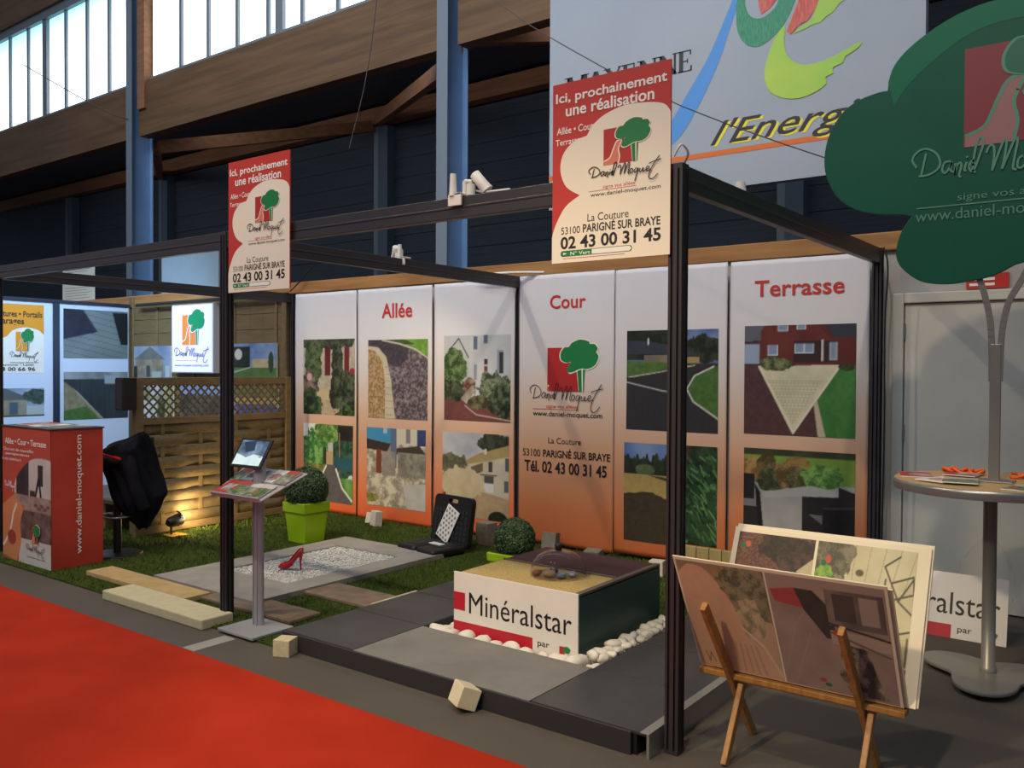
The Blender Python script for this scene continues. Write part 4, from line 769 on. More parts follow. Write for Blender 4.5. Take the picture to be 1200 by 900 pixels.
# tiled platform
t = thing('tiled_platform', 'low platform of dark grey tiles with an aluminium edge', 'platform', (-2.8, 4.0, 0))
M_slate = mat('dark_tile', (62, 60, 60), .45, c2=(54, 52, 53), scale=5, bump=.06, bscale=60); M_gtile = mat('grey_tile', (124, 120, 114), .55, c2=(112, 108, 103), scale=5, bump=.06, bscale=60)
pa0, pa1, pb0, pb1 = -3.99, -1.665, 3.17, 4.80
mb = MB()
for q in ((pa0 + .01, -3.42, pb0 + .0, pb1 - .01), (-2.26, pa1 - .05, pb0 + .0, pb1 - .01), (-3.42, -2.26, pb0 + .0, 3.715)): mb.box(*q, .0, .085)
mb.build('subframe', M_black, t)
g = .003; xs = [pa0, -3.42, -2.26, pa1]
for k, (a, b, c, d, m) in enumerate(((xs[0], xs[1], 3.17, 3.72, 0), (xs[0], xs[1], 3.72, 4.26, 0), (xs[0], xs[1], 4.26, 4.80, 0), (xs[1], xs[2], 3.14, 3.715, 1), (xs[2], xs[3], 3.17, 3.72, 0), (xs[2], xs[3], 3.72, 4.26, 0), (xs[2], xs[3], 4.26, 4.80, 0))):
    mb = MB(); mb.box(a + g, b - g, max(c, 3.165) + g, d - g, .085, .1); mb.build('tile', (M_slate, M_gtile)[m], t, bevel=.002)
mb = MB(); mb.box(xs[1] + .003, xs[2] - .003, 3.72, 4.8, .012, .02); mb.build('pebble_tray', mat('tray_dark', (48, 46, 44), .7), t)
mb = MB(); mb.box(pa0, pa1 - .07, 3.152, 3.165, .0, .098); mb.build('fascia', mat('dark_fascia', (44, 42, 44), .5), t, bevel=.002)
mb = MB(); mb.box(pa1, pa1 + .012, 3.16, 4.80, 0, .105); mb.box(pa1 - .03, pa1, 3.16, 4.8, .1, .105); mb.build('edge_trim', mat('satin_aluminium', (172, 170, 160), .35, .7), t, bevel=.001)
# mineral resin display box
t = thing('display_box', 'white and teal display box topped with sand coloured resin', 'display', (-2.88, 4.33, .02))
bx0, bx1, by0, by1, bz = -3.305, -2.446, 3.86, 4.80, .40
mb = MB(); mb.box(bx0 + .012, bx1 - .012, by0 + .014, by1, .02, bz - .02); mb.build('body', M_black, t)
mb = MB(); mb.box(bx1 - .012, bx1, by0 + .01, by1, .02, bz - .005); mb.build('side_panel', mat('dark_teal', (16, 62, 60), .45), t, bevel=.002)
mb = MB(); mb.box(bx0, bx0 + .012, by0 + .01, by1, .02, bz - .005); mb.build('side_panel', MATS['dark_teal'], t, bevel=.002)
mb = MB(); mb.box(bx0 - .002, bx1 + .002, by0, by0 + .01, .02, bz + .01); mb.build('sign_panel', M_board, t, bevel=.001)
def mineral_sign(f, w, h, t, d=.0012, hide=False):
    R = lambda a, b, c, e, m: (setattr(mb, 'm', m), mb.poly(f, [(a * w, b * h), (c * w, b * h), (c * w, e * h), (a * w, e * h)], d))
    mb = MB(); R(0, .385, .1, .675, 1); R(0, .0, .66, .205, 1); mb.build('red_blocks', [M_dark, mat('crimson_print', (182, 26, 44), .5)], t)
    mb = MB(); mb.text(f, 'Minéralstar', .135 * w, .955 * w, .36 * h, .70 * h, d, .0); mb.build('lettering', M_dark, t)
    mb = MB(); mb.text(f, 'par', .70 * w, .79 * w, .075 * h, .17 * h, d, .004); mb.m = 1; mb.poly(f, [(.865 * w, .04 * h), (.905 * w, .04 * h), (.905 * w, .18 * h), (.865 * w, .18 * h)], d)
    mb.m = 2; c = (.92 * w, .14 * h); mb.poly(f, [(c[0] + .026 * w * math.cos(k) * (1 + .12 * math.sin(5 * k)), c[1] + .05 * h * math.sin(k)) for k in np.linspace(0, 2 * PI, 24)[:-1]], d * 2); mb.build('small_logo', [M_dark, M_logored, M_green], t)
mineral_sign(Fr((bx0 - .002, by0, .05), (1, 0, 0), (0, 0, 1)), .863, .36, t)
M_resin = mat('sand_resin', (206, 178, 112), .85, c2=(176, 146, 86), scale=120, bump=.5, bscale=400); ym = 4.32
mb = MB(); mb.box(bx0 + .012, bx1 - .035, by0 + .012, ym, bz - .02, bz); mb.build('resin_top', M_resin, t)
mb = MB(); mb.box(bx0 + .012, bx1 - .035, ym + .012, by1, bz - .02, bz + .002); mb.build('resin_top', mat('brown_resin', (70, 34, 32), .8, c2=(54, 26, 26), scale=120, bump=.5, bscale=400), t, label='dark red brown rear half of the resin top')
mb = MB(); mb.box(bx0 + .012, bx1 - .035, ym, ym + .012, bz - .02, bz + .01); mb.box(bx1 - .035, bx1, by0 + .012, by1, bz - .015, bz + .006); mb.build('divider', mat('grey_trim', (112, 104, 92), .4, .6), t, bevel=.001)
# glass dome with stones
t = thing('glass_dome', 'clear glass dome with a dark knob on the resin top', 'dome', (-2.79, 4.19, bz))
mb = MB(); cx, cy = -2.79, 4.19
mb.lathe([(.163, 0), (.165, .004), (.160, .045), (.143, .09), (.107, .126), (.055, .146), (.0, .15)], (cx, cy, bz), 32); mb.lathe([(.0, .148), (.054, .144), (.106, .124), (.141, .089), (.158, .045), (.163, .004), (.163, 0)], (cx, cy, bz), 32)
gm = bpy.data.materials.new('clear_glass'); gm.use_nodes = True; b_ = gm.node_tree.nodes['Principled BSDF']; b_.inputs['Transmission Weight'].default_value = 1; b_.inputs['Roughness'].default_value = .02; b_.inputs['IOR'].default_value = 1.18; b_.inputs['Base Color'].default_value = (.95, .92, .93, 1)
mb.build('glass', gm, t)
mb = MB(); mb.lathe([(.0, .0), (.02, 0), (.018, .015), (.024, .026), (.018, .036), (0, .038)], (cx, cy, bz + .149), 16); mb.build('knob', M_black, t)
r = random.Random(2)
def rock(mb, c, rx, ry, rz, seed, n=8, m=6, rough=1.):
    q = random.Random(seed); ph = [q.random() * 6 for _ in range(6)]; vs = []
    for i in range(m + 1):
        th = PI * i / m
        for k in range(n):
            a = 2 * PI * k / n; f = 1 + rough * .14 * math.sin(2 * a + ph[0]) * math.sin(th) + .1 * math.sin(3 * a + ph[1] + th * 2) * math.sin(th) + rough * (.08 * math.cos(th * 2 + ph[2]) + .06 * math.sin(4 * a + 3 * th + ph[3]) * math.sin(th))
            vs.append((c[0] + rx * f * math.sin(th) * math.cos(a), c[1] + ry * f * math.sin(th) * math.sin(a), c[2] + rz * f * math.cos(th)))
    fs = [(i * n + k, (i + 1) * n + k, (i + 1) * n + (k + 1) % n, i * n + (k + 1) % n) for i in range(m) for k in range(n)]
    mb.add(vs, fs, True); return mb
for k, (x, y, s, c, lb) in enumerate(((-2.885, 4.11, .024, (150, 96, 60), 'rust brown stone at the edge of the glass dome'), (-2.80, 4.11, .03, (168, 140, 100), 'tan stone under the glass dome'), (-2.735, 4.135, .026, (120, 134, 140), 'blue grey stone under the glass dome'), (-2.70, 4.20, .024, (150, 160, 176), 'pale blue stone under the glass dome'), (-2.83, 4.2, .028, (86, 70, 60), 'dark stone under the centre of the glass dome'))):
    mb = MB(); rock(mb, (x, y, bz + s * .72), s * 1.25, s, s * .7, k + 20); tag(mb.build('sample_stone', mat('sample_stone_%s' % 'abcde'[k], c, .5), loc=(x, y, bz)), lb, 'stone', 'stones on the resin top')
# white pebbles round the box
M_peb = mat('white_pebble', (228, 222, 208), .6, c2=(208, 200, 186), scale=20)
protos = []
spots = []
r = random.Random(12)
def heap(x0, x1, y0, y1, z, step, s0, s1):
    x = x0
    while x < x1:
        y = y0
        while y < y1:
            spots.append((x + (r.random() - .5) * .015, y + (r.random() - .5) * .015, z, s0 + r.random() * (s1 - s0))); y += step
        x += step
heap(-3.36, -2.30, 3.795, 3.80, .02, .105, .042, .062); heap(-3.31, -2.30, 3.752, 3.755, .02, .105, .024, .03)
heap(-2.400, -2.395, 3.86, 4.75, .02, .068, .03, .037); heap(-2.312, -2.308, 3.83, 4.75, .02, .068, .032, .04)
heap(-2.365, -2.36, 3.88, 4.74, .066, .075, .03, .042); heap(-2.31, -2.305, 3.9, 4.74, .068, .08, .026, .036)
heap(-3.365, -3.36, 3.88, 4.3, .02, .09, .036, .046)
for k in range(10):
    mb = MB(); rock(mb, (0, 0, .70), 1.15, .88, .70, k + 50, 11, 8, 1.5); protos.append(mb.build('pebble', M_peb)); ORG[protos[-1]] = Vector((0, 0, 0))
for k, (x, y, z, s) in enumerate(spots):
    o = protos[k % 10].copy() if k >= 10 else protos[k]
    if k >= 10: COL.objects.link(o)
    o.location = (x, y, z); o.scale = (s, s, s); o.rotation_euler = (r.random() * .3 - .15, r.random() * .3 - .15, r.random() * 6)
    tag(o, 'white pebble lying in the pit around the base of the display box', 'pebble', 'white pebbles around the display box')

# ------------------------------------------------------------------ clipped balls in lime pots
M_lime2 = mat('lime_pot', (140, 178, 20), .35); M_box = mat('boxwood', (28, 44, 24), .9, c2=(18, 30, 16), scale=30); M_leaf = mat('boxwood_leaf', (44, 68, 36), .6, c2=(66, 92, 52), scale=14)
def topiary(x, y, sb, stp, h, rb, label, zc=None):
    t = thing('potted_topiary', label, 'potted plant', (x, y, .012), 'clipped balls in lime green pots')
    def sq(s, z): return [Vector((x - s, y - s, z)), Vector((x + s, y - s, z)), Vector((x + s, y + s, z)), Vector((x - s, y + s, z))]
    mb = MB(); mb.hexa(sq(sb, .012) + sq(stp * .92, h * .76)); mb.build('pot', M_lime2, t, bevel=.012)
    mb = MB(); a, b_ = stp, stp * 1.02; o_ = sq(a, h * .755) + sq(b_, h); mb.hexa(o_); mb.build('rim', M_lime2, t, bevel=.008)
    mb = MB(); mb.add(sq(stp * .9, h + .003), [(0, 1, 2, 3)]); mb.build('soil', mat('soil', (50, 38, 28), .95), t)
    zc = zc or h + rb * .78; mb = MB(); mb.lathe([(max(rb * .95 * math.sin(PI * k / 16), 0), -rb * .95 * math.cos(PI * k / 16)) for k in range(17)], (x, y, zc), 24); mb.m = 1
    q = random.Random(int(x * 100)); vs, fs = [], []
    for k in range(5200):
        u = q.random() * 2 - 1; a = q.random() * 2 * PI; R_ = rb * (.93 + q.random() * .1); d = Vector((math.sqrt(1 - u * u) * math.cos(a), math.sqrt(1 - u * u) * math.sin(a), u)); p = Vector((x, y, zc)) + d * R_
        e = (d + Vector((q.random() - .5, q.random() - .5, q.random() - .5)) * 1.6).normalized(); f = e.orthogonal().normalized(); g_ = e.cross(f); s = .008 + q.random() * .005; n = len(vs)
        vs += [p - f * s, p + g_ * s * .6, p + f * s, p - g_ * s * .6]; fs.append((n, n + 1, n + 2, n + 3))
    mb.add(vs, fs); o = mb.build('foliage', [M_box, M_leaf], t)
    return t
topiary(-6.22, 5.19, .114, .15, .385, .195, 'lime green pot with a dark clipped ball beside the tablet lectern', .50)
topiary(-3.77, 5.08, .115, .145, .262, .15, 'lime green pot with a clipped ball half hidden behind the display box', .355)
# open black sample case
t = thing('sample_case', 'open black plastic sample case lying on the grass by the banners', 'case', (-5.0, 5.65, .012)); KA = math.radians(-9); K0 = Vector((-4.99, 5.74, .012))
def kc(x, y, z): return K0 + Vector((x * math.cos(KA) - y * math.sin(KA), x * math.sin(KA) + y * math.cos(KA), z))
KM = Matrix.Translation(K0) @ Matrix.Rotation(KA, 4, 'Z')
M_case = mat('case_black', (20, 20, 22), .5, bump=.2, bscale=80)
mb = MB()
for a, b in ((-.255, -.01), (.01, .255)): mb.box(a, b, -.37, -.01, 0, .075, KM)
mb.build('base_shell', M_case, t, bevel=.028, seg=4)
mb = MB(); mb.box(-.2, -.06, -.3, -.06, .074, .078, KM); mb.box(.05, .2, -.24, -.08, .074, .078, KM); mb.build('foam', mat('foam_dark', (34, 34, 36), .9), t)
mb = MB(); mb.box(-.02, .13, -.2, -.14, .077, .084, KM); mb.build('sample_chip', M_white, t)
LM = KM @ Matrix.Translation((0, 0, .03)) @ Matrix.Rotation(math.radians(-9), 4, 'X')
hole = [(-.07, .365), (.07, .365), (.06, .40), (-.06, .40)]
def rr(x0, x1, z0, z1, q, n=6): return [(cx_ + q * math.cos(a), cz_ + q * math.sin(a)) for cx_, cz_, s0 in ((x1 - q, z1 - q, 0), (x0 + q, z1 - q, PI / 2), (x0 + q, z0 + q, PI), (x1 - q, z0 + q, 3 * PI / 2)) for a in np.linspace(s0, s0 + PI / 2, n)]
LF = Fr(LM @ Vector((0, 0, 0)), (LM.to_3x3() @ Vector((1, 0, 0))), (LM.to_3x3() @ Vector((0, 0, 1))))
top = rr(-.25, .25, 0, .44, .05); hol = rr(-.065, .065, .375, .41, .015)
outer = top[3:] + top[:3]
mb = MB(); k0 = 12 * 0
L_ = [p for p in top]; half = len(hol) // 2
left_loop = [p for p in top if p[0] <= 0]; right_loop = [p for p in top if p[0] > 0]
hl = [p for p in hol if p[0] <= 0]; hr = [p for p in hol if p[0] > 0]
# two C shaped halves that leave the grip hole open
L1 = sorted([p for p in left_loop if p[1] > .2], key=lambda p: p[0], reverse=True) ; L2 = sorted([p for p in left_loop if p[1] <= .2], key=lambda p: p[0])
HL1 = [p for p in hl if p[1] <= .3925]; HL2 = [p for p in hl if p[1] > .3925]
C1 = [(0, .44)] + L1 + L2 + [(0, 0), (0, .375)] + sorted(HL1, key=lambda p: p[0], reverse=True) + sorted(HL2, key=lambda p: p[0]) + [(0, .41)]
C2 = [(-x, z) for x, z in C1]
mb.prism(LF, C1, -.05, 0); mb.prism(LF, C2, -.05, 0); mb.build('lid_shell', M_case, t)
mb = MB()
for i in range(9):
    for j in range(7):
        x = -.2 + i * .05; z = .03 + j * .046; mb.box(x - .018, x + .018, -.004, .001, z - .016, z + .016, LM)
mb.build('egg_foam', mat('foam_grey', (32, 32, 36), .9), t)
mb = MB(); mb.box(-.185, -.165, .02, .04, .43, .46, LM); mb.build('latch', M_redp, t)
SM = LM @ Matrix.Translation((-.02, -.012, .19)) @ Matrix.Rotation(math.radians(24), 4, 'Y')
mb = MB(); mb.box(-.088, .088, -.008, 0, -.155, .155, SM); q = mb
o = q.build('perforated_plate', M_white, t, bevel=.003)
mb = MB()
for j in range(8):
    for i in range(4):
        x = -.066 + i * .042 + (.02 if j % 2 else 0); z = -.13 + j * .037
        if abs(x) < .074: mb.add([SM @ Vector((x + .012 * math.cos(a), -.0095, z + .014 * math.sin(a))) for a in [PI / 3 * k + .5 for k in range(6)]], [(0, 1, 2, 3, 4, 5)])
mb.build('hole', mat('hole_grey', (120, 116, 110), .7), o)
# loose stone cubes
def cube(c, s, rz, tilt, m, lb, grp='loose stone sample blocks', name='stone_block'):
    sx, sy, sz = s; M = Matrix.Translation(c) @ Matrix.Rotation(math.radians(rz), 4, 'Z') @ Matrix.Rotation(math.radians(tilt), 4, 'X')
    mb = MB(); mb.box(-sx / 2, sx / 2, -sy / 2, sy / 2, 0, sz, M)
    if name == 'stone_cube' and tilt == 0:
        pass
    return tag(mb.build(name, m, loc=c, bevel=.004), lb, 'block', grp)
cube((-3.88, 3.09, 0), (.1, .1, .095), 22, 0, M_stone, 'rough cream stone cube at the platform corner beside the lectern foot')
M_pale = mat('pale_cut_stone', (214, 204, 172), .75, c2=(202, 190, 156), scale=6)
cube((-2.60, 3.09, .02), (.115, .1, .1), -28, -22, M_pale, 'smooth cream stone block leaning against the front of the platform')
M_wb = mat('white_block', (206, 198, 182), .8); M_gb = mat('grey_block', (128, 120, 106), .9, c2=(112, 104, 92), scale=20, bump=.2)
cube((-6.44, 6.2, .012), (.1, .06, .11), 0, -14, M_wb, 'cream block leaning on the foot of the Allée banner')
cube((-6.30, 6.14, .012), (.115, .08, .15), -18, -6, M_wb, 'larger white block on the grass at the foot of the Allée banner')
cube((-4.86, 6.12, .012), (.16, .12, .2), -10, 0, M_gb, 'grey concrete block on the grass behind the black case')
cube((-4.22, 6.2, .012), (.13, .1, .17), 10, -12, M_gb, 'grey block leaning at the foot of the Cour banner')
cube((-3.80, 6.24, .012), (.14, .1, .07), 8, 10, M_gb, 'small grey block on the grass behind the dark resin top')
cube((-3.08, 6.0, .012), (.11, .09, .12), 10, 0, M_wb, 'white block on the grass beside the right front frame post')
# low wooden edging behind the easel
t = thing('log_edging', 'low row of pale wooden edging boards behind the picture easel', 'edging', (-2.45, 5.98, 0))
for k in range(10):
    mb = MB(); x = -2.94 + k * .1; mb.box(x, x + .096, 5.96, 5.99, 0, .285); mb.build('board', mat('edging_wood', (166, 146, 96), .75, c2=(148, 128, 80), scale=5, stretch=(8, 8, 1)), t, bevel=.006)

# ------------------------------------------------------------------ red printed counter
t = thing('promo_counter', 'red fabric promotional counter with a printed house photo', 'counter', (-7.27, 3.42, 0.014))
cx0, cx1, cy0, cy1, cz = -7.69, -6.86, 3.22, 3.63, 1.115
M_fab = mat('red_fabric', (196, 66, 46), .55, c2=(184, 58, 40), scale=3); mb = MB(); nx = 16
def sheet(fr, w, h, amp, seed, nx=24, nz=30):
    d = fold_fn(seed, amp); vs = [fr(w * i / nx, h * j / nz, (d(w * i / nx, h * j / nz * .7)) * min(1, 6 * min(i / nx, 1 - i / nx))) for j in range(nz + 1) for i in range(nx + 1)]
    return vs, [(j * (nx + 1) + i, j * (nx + 1) + i + 1, (j + 1) * (nx + 1) + i + 1, (j + 1) * (nx + 1) + i) for j in range(nz) for i in range(nx)]
FF = Fr((cx0, cy0, .014), (1, 0, 0), (0, 0, 1)); FR = Fr((cx1, cy0, .014), (0, 1, 0), (0, 0, 1))
mb.box(cx0 + .01, cx1 - .01, cy0 + .012, cy1, .014, cz - .012); mb.build('frame', M_fab, t)
mb = MB(); mb.add(*sheet(FR, cy1 - cy0, cz - .014, .007, 5), True); mb.build('side_cover', M_fab, t)
mb = MB(); mb.box(cx0 - .01, cx1 + .012, cy0 - .01, cy1 + .01, cz - .012, cz); mb.build('counter_top', mat('counter_top', (60, 56, 56), .4), t, bevel=.004)
c = Cv(120, 160, (200, 74, 50), 71); c.put(c.Y > .35, (206, 84, 52), (198, 70, 46), sc=3); c.poly([(0, .6), (.28, .5), (.45, .6), (.42, .86), (.3, 1), (0, .97)], (222, 140, 84), (214, 126, 74), sc=3)
m = c.mpoly(smooth2([(1, .23), (.8, .22), (.6, .24), (.42, .31), (.28, .4), (.26, .48), (.33, .55), (.46, .585), (.42, .64), (.38, .72), (.4, .84), (.38, 1.02), (1.01, 1.02)], 4) + [(1.01, .23)])
c.put(m, (206, 196, 182), (190, 178, 166), sc=5); c.put(m & (c.Y > .6) & (c.Y < .82), (86, 60, 56), (130, 110, 100), sc=14); c.put(m & (c.Y < .58) & (c.X > .3) & (c.X < .56) & (c.Y < .5), (46, 40, 48), (70, 60, 66), sc=8); c.put(m & (c.X > .56) & (c.Y < .5), (214, 206, 196), (196, 188, 180), sc=4)
c.rect(.74, .27, .84, .42, (56, 52, 50)); c.line([(.66, .56), (.76, .36), (.8, .5)], .035, (40, 36, 36)); c.rect(.58, .46, .68, .54, (60, 52, 46)); c.put(m & (c.Y > .5) & (c.Y < .61), (176, 156, 140), (140, 116, 104), sc=16)
for k in range(5): c.ell(.7 + .06 * k, .56 + .02 * (k % 2), .04, .012, (120, 80, 70))
c.put(m & (c.Y > .85), (214, 206, 196), (204, 194, 184), sc=5); c.line([(.02, .9), (.16, .8), (.24, .64), (.3, .58)], .03, (232, 216, 196)); c.ell(.2, .83, .09, .055, (168, 60, 44))
picture('front_print', c, [FF(0, cz - .014, .004), FF(cx1 - cx0, cz - .014, .004), FF(0, 0, .004), FF(cx1 - cx0, 0, .004)], t)
mb = MB(); mb.text(FF, 'Allée • Cour • Terrasse', .05, .76, .95, 1.0, .006, .012); mb.build('heading', M_whitep, t); mb = MB(); mb.text(FF, 'Donnez de nouvelles', .03, .55, .895, .92, .006); mb.build('slogan', M_whitep, t); mb = MB(); mb.text(FF, 'perspectives', .06, .48, .855, .88, .006, .01); mb.build('slogan', M_whitep, t); mb = MB()
mb.text(FF, "à vos extérieurs", .0, .34, .815, .84, .006); mb.build('slogan', M_whitep, t); mb = MB(); signature(mb, FF, .04, .26, .56, .65, .005, .006)
mb.build('signature_lettering', M_whitep, t)
mb = MB(); logo(mb, FF, .51, .31, .12, None, .13, (0, 1, 2, 3), .006); mb.m = 4; signature(mb, FF, .42, .74, .08, .17, .006, .008); mb.text(FF, 'www.daniel-moquet.com', .43, .73, .055, .07, .007)
mb.build('logo', [M_logored, M_tan, M_cream, M_green, M_dark], t)
FV = Fr((cx1 + .004, cy0, .014), (0, 0, 1), (0, -1, 0)); mb = MB(); mb.text(FV, 'www.daniel-moquet.com', .10, 1.045, -.245, -.185, .004, .012); mb.build('side_lettering', M_whitep, t)

# printed leaflets
def leaflet_cv(seed, base, kind=0, w=34, h=46):
    c = Cv(w, h, base, seed); r = random.Random(seed); c.put(c.Y > .3, (70, 96, 54), (170, 166, 140), sc=6); c.rect(0, 0, 1, .26, base)
    if kind == 1: c.rect(0, 0, 1, 1, (232, 228, 222)); c.bush(.5, .55, .4, .25, (150, 60, 60), (220, 190, 180))
    if kind == 2: c.rect(.0, .0, 1, 1, (190, 50, 40)); c.rect(.3, .3, 1, .8, (196, 190, 180), (120, 110, 100), sc=7)
    if kind == 3: c.bush(.5, .6, .5, .3, (40, 70, 30), (130, 150, 90)); c.ell(.2, .6, .12, .1, (200, 60, 40))
    return c
def leaflet(o, ux, uy, w, h, cv, label, group):
    """o lower-left corner, ux along width, uy along height (a thin booklet)"""
    f = Fr(o, ux, uy); t = MB(); t.prism(f, [(0, 0), (w, 0), (w, h), (0, h)], 0, .004)
    ob = tag(t.build('leaflet', M_whitep, loc=f(w / 2, h / 2)), label, 'leaflet', group)
    picture('cover', cv, [f(0, h, .0048), f(w, h, .0048), f(0, 0, .0048), f(w, 0, .0048)], ob); return ob
for k, (x, y, a, kind) in enumerate(((-7.62, 3.3, 5, 2), (-7.38, 3.28, -8, 1), (-7.14, 3.31, 4, 0))):
    a = math.radians(a); leaflet((x, y, cz + .001), (math.cos(a), math.sin(a), 0), (-math.sin(a), math.cos(a), 0), .21, .29, leaflet_cv(80 + k, (200, 190, 180), kind), ('red leaflet lying on the far left of the red counter top', 'white leaflet lying on the middle of the red counter top', 'garden leaflet lying on the counter top nearest the grass')[k], 'leaflets on the red counter')

# ------------------------------------------------------------------ lectern with tablet
t = thing('tablet_lectern', 'aluminium leaflet lectern with a tablet, standing by the aisle', 'lectern', (-4.36, 3.25, 0.0))
M_al2 = mat('silver_aluminium', (158, 157, 160), .42, .25)
mb = MB(); mb.box(-4.53, -4.19, 3.10, 3.40, .012, .03); mb.build('foot_plate', M_al2, t, bevel=.004)
mb = MB(); P = [(.042 * math.cos(a) * (1 if abs(math.cos(a)) < .8 else 1), .026 * math.sin(a)) for a in np.linspace(0, 2 * PI, 25)[:-1]]; mb.prism(Fr((-4.393, 3.295, .03), (1, 0, 0), (0, 1, 0)), P, 0, .93)
for s in (-1, 1): mb.box(-4.393 + s * .018 - .003, -4.393 + s * .018 + .003, 3.266, 3.272, .03, .85)
mb.build('column', M_al2, t)
TF = Fr((-4.385, 3.285, .893), (1, 0, 0), (0, .33, .134)); tw, th = .265, .18
mb = MB(); mb.prism(TF, [(-tw + .03, -th), (tw - .03, -th), (tw, th), (-tw - .09, th)], -.008, 0); mb.prism(TF, [(-tw + .03, -th), (tw - .03, -th), (tw - .03, -th + .008), (-tw + .03, -th + .008)], 0, .02); mb.build('tray', mat('tray_silver', (168, 162, 164), .35, .15), t, bevel=.002)
mb = MB(); mb.box(-4.43, -4.36, 3.29, 3.33, .9, 1.06); mb.build('tablet_arm', M_al2, t, bevel=.008)
TB = Fr((-4.475, 3.30, 1.075), (1, .12, 0), (-.10, .62, .5))
TB = Fr((-4.475, 3.30, 1.075), (1, .06, 0), (-.03, .52, .82))
mb = MB(); mb.prism(TB, [(-.14, -.10), (.14, -.10), (.14, .10), (-.14, .10)], -.014, 0)
tab = tag(mb.build('tablet', M_black, loc=TB(0, 0), bevel=.005), 'black framed tablet with a glowing screen mounted on the lectern', 'tablet')
c = Cv(64, 46, (60, 90, 120), 5); c.put(c.Y >= 0, (44, 64, 92), (120, 150, 180), sc=4); c.poly([(0, .55), (.4, .7), (.62, .55), (1, .62), (1, 1), (.0, 1)], (190, 224, 232), (214, 240, 244), sc=4); c.poly([(.1, .1), (.5, .0), (.6, .4), (.3, .5)], (40, 56, 84))
sm = print_mat('screen_glow', .12, .6); sm.node_tree.links.new(sm.node_tree.nodes['Attribute'].outputs['Color'], sm.node_tree.nodes['Principled BSDF'].inputs['Emission Color']); sm.node_tree.nodes['Principled BSDF'].inputs['Emission Strength'].default_value = .45
picture('screen', c, [TB(-.122, .084, .0008), TB(.122, .084, .0008), TB(-.122, -.084, .0008), TB(.122, -.084, .0008)], tab, mt=sm)
for k, (a, b, kind, lb) in enumerate(((-.255, -.15, 2, 'red edged leaflet on the left end of the lectern tray'), (-.125, -.155, 3, 'plant leaflet in the lower middle of the lectern tray'), (-.02, -.16, 0, 'garden leaflet in front of the tablet arm'), (.09, -.165, 3, 'dark green leaflet on the right end of the lectern tray'), (-.31, .0, 0, 'leaflet at the upper left corner of the lectern tray'), (-.19, .01, 1, 'white leaflet behind the tablet arm'), (.0, .02, 1, 'white leaflet with red print on the upper right of the tray'), (.12, .015, 0, 'pale leaflet at the upper right corner of the lectern tray'))):
    leaflet(TF(a, b, .001 + .0055 * (k % 2)), TF.u, TF.v, .115, .155, leaflet_cv(90 + k, [(200, 190, 180), (180, 60, 50), (206, 200, 190)][k % 3], kind, 20, 28), lb, 'leaflets on the lectern tray')

# ------------------------------------------------------------------ bar stool with a black jacket, red rod, bench, floor spotlight
t = thing('bar_stool', 'black bar stool with round foot behind the red counter', 'stool', (-7.06, 3.86, .012))
mb = MB(); mb.lathe([(0, .02), (.19, .012), (.2, .006), (.2, 0)], (-7.06, 3.86, .012), 28); mb.build('base', M_black, t)
mb = MB(); mb.tube([(-7.06, 3.86, .02), (-7.06, 3.86, .80)], .033, 14); mb.build('column', M_black, t)
mb = MB(); mb.tube([(-7.06 + .15 * math.cos(a), 3.86 + .15 * math.sin(a), .34) for a in np.linspace(0, 2 * PI, 25)], .009, 8, False); mb.tube([(-7.21, 3.86, .34), (-6.91, 3.86, .34)], .009, 8); mb.build('foot_ring', M_steel, t)
mb = MB(); mb.lathe([(0, .0), (.17, 0), (.185, .02), (.185, .05), (.17, .065), (0, .07)], (-7.06, 3.86, .79), 24); mb.build('seat', M_black, t)
mb = MB(); mb.box(-6.92, -6.89, 3.9, 4.1, .84, 1.0); mb.build('backrest', M_black, t, bevel=.01)
mb = MB(); n = 40; rows = []
prof = [(514, 168, 172), (517, 161, 176), (522, 150, 178), (528, 130, 180), (535, 124, 182), (545, 124, 185), (556, 127, 188), (568, 132, 193), (579, 135, 197), (586, 137, 198), (593, 141, 194), (601, 147, 191), (609, 153, 186), (617, 160, 182), (624, 167, 178)]
prof = smooth2(prof, 3); n = 60; rows = []
dr, df = Vector((math.cos(yaw), math.sin(yaw), 0)), Vector((-math.sin(yaw), math.cos(yaw), 0)); J0 = Vector((-6.98, 3.96, 0))
for i, (py, xl, xr) in enumerate(prof):
    z = 1.6 - (py - 436) * .00725; hw = (xr - xl) / 2 * .00725; xc = ((xr + xl) / 2 - 160) * .00725; dp = min(.17, .05 + hw * .6)
    for k in range(n):
        a = 2 * PI * k / n; f = 1 + .16 * math.sin(5 * a + i * .09) * min(1, i / 10) + .10 * math.sin(11 * a - i * .12) * min(1, i / 12)
        p = J0 + dr * (xc + hw * math.cos(a) * (1 + (f - 1) * .35)) + df * (dp * math.sin(a) * f - .02 * math.sin(3 * math.cos(a) + i * .1))
        rows.append((p.x, p.y, z + .012 * math.sin(4 * a + i * .3)))
mb.add(rows, [(i * n + k, (i + 1) * n + k, (i + 1) * n + (k + 1) % n, i * n + (k + 1) % n) for i in range(len(prof) - 1) for k in range(n)], True); mb.add(rows[:n], [tuple(range(n))], True); mb.add(rows[-n:], [tuple(range(n - 1, -1, -1))])
M_cloth = mat('black_cloth', (20, 20, 28), .9, c2=(14, 14, 20), scale=5, bump=.4, bscale=18, spec=.15)
j = thing('jacket', 'black jacket draped over the bar stool behind the red counter', 'jacket', (-6.95, 3.98, .23)); mb.build('body', M_cloth, j)
mb = MB(); mb.tube(smooth2([(-6.93, 3.90, .93), (-6.85, 3.86, .8), (-6.79, 3.87, .6), (-6.76, 3.93, .42)], 4), [.045] * 4 + [.05] * 4 + [.052] * 4 + [.05], 12); mb.build('sleeve', M_cloth, j)
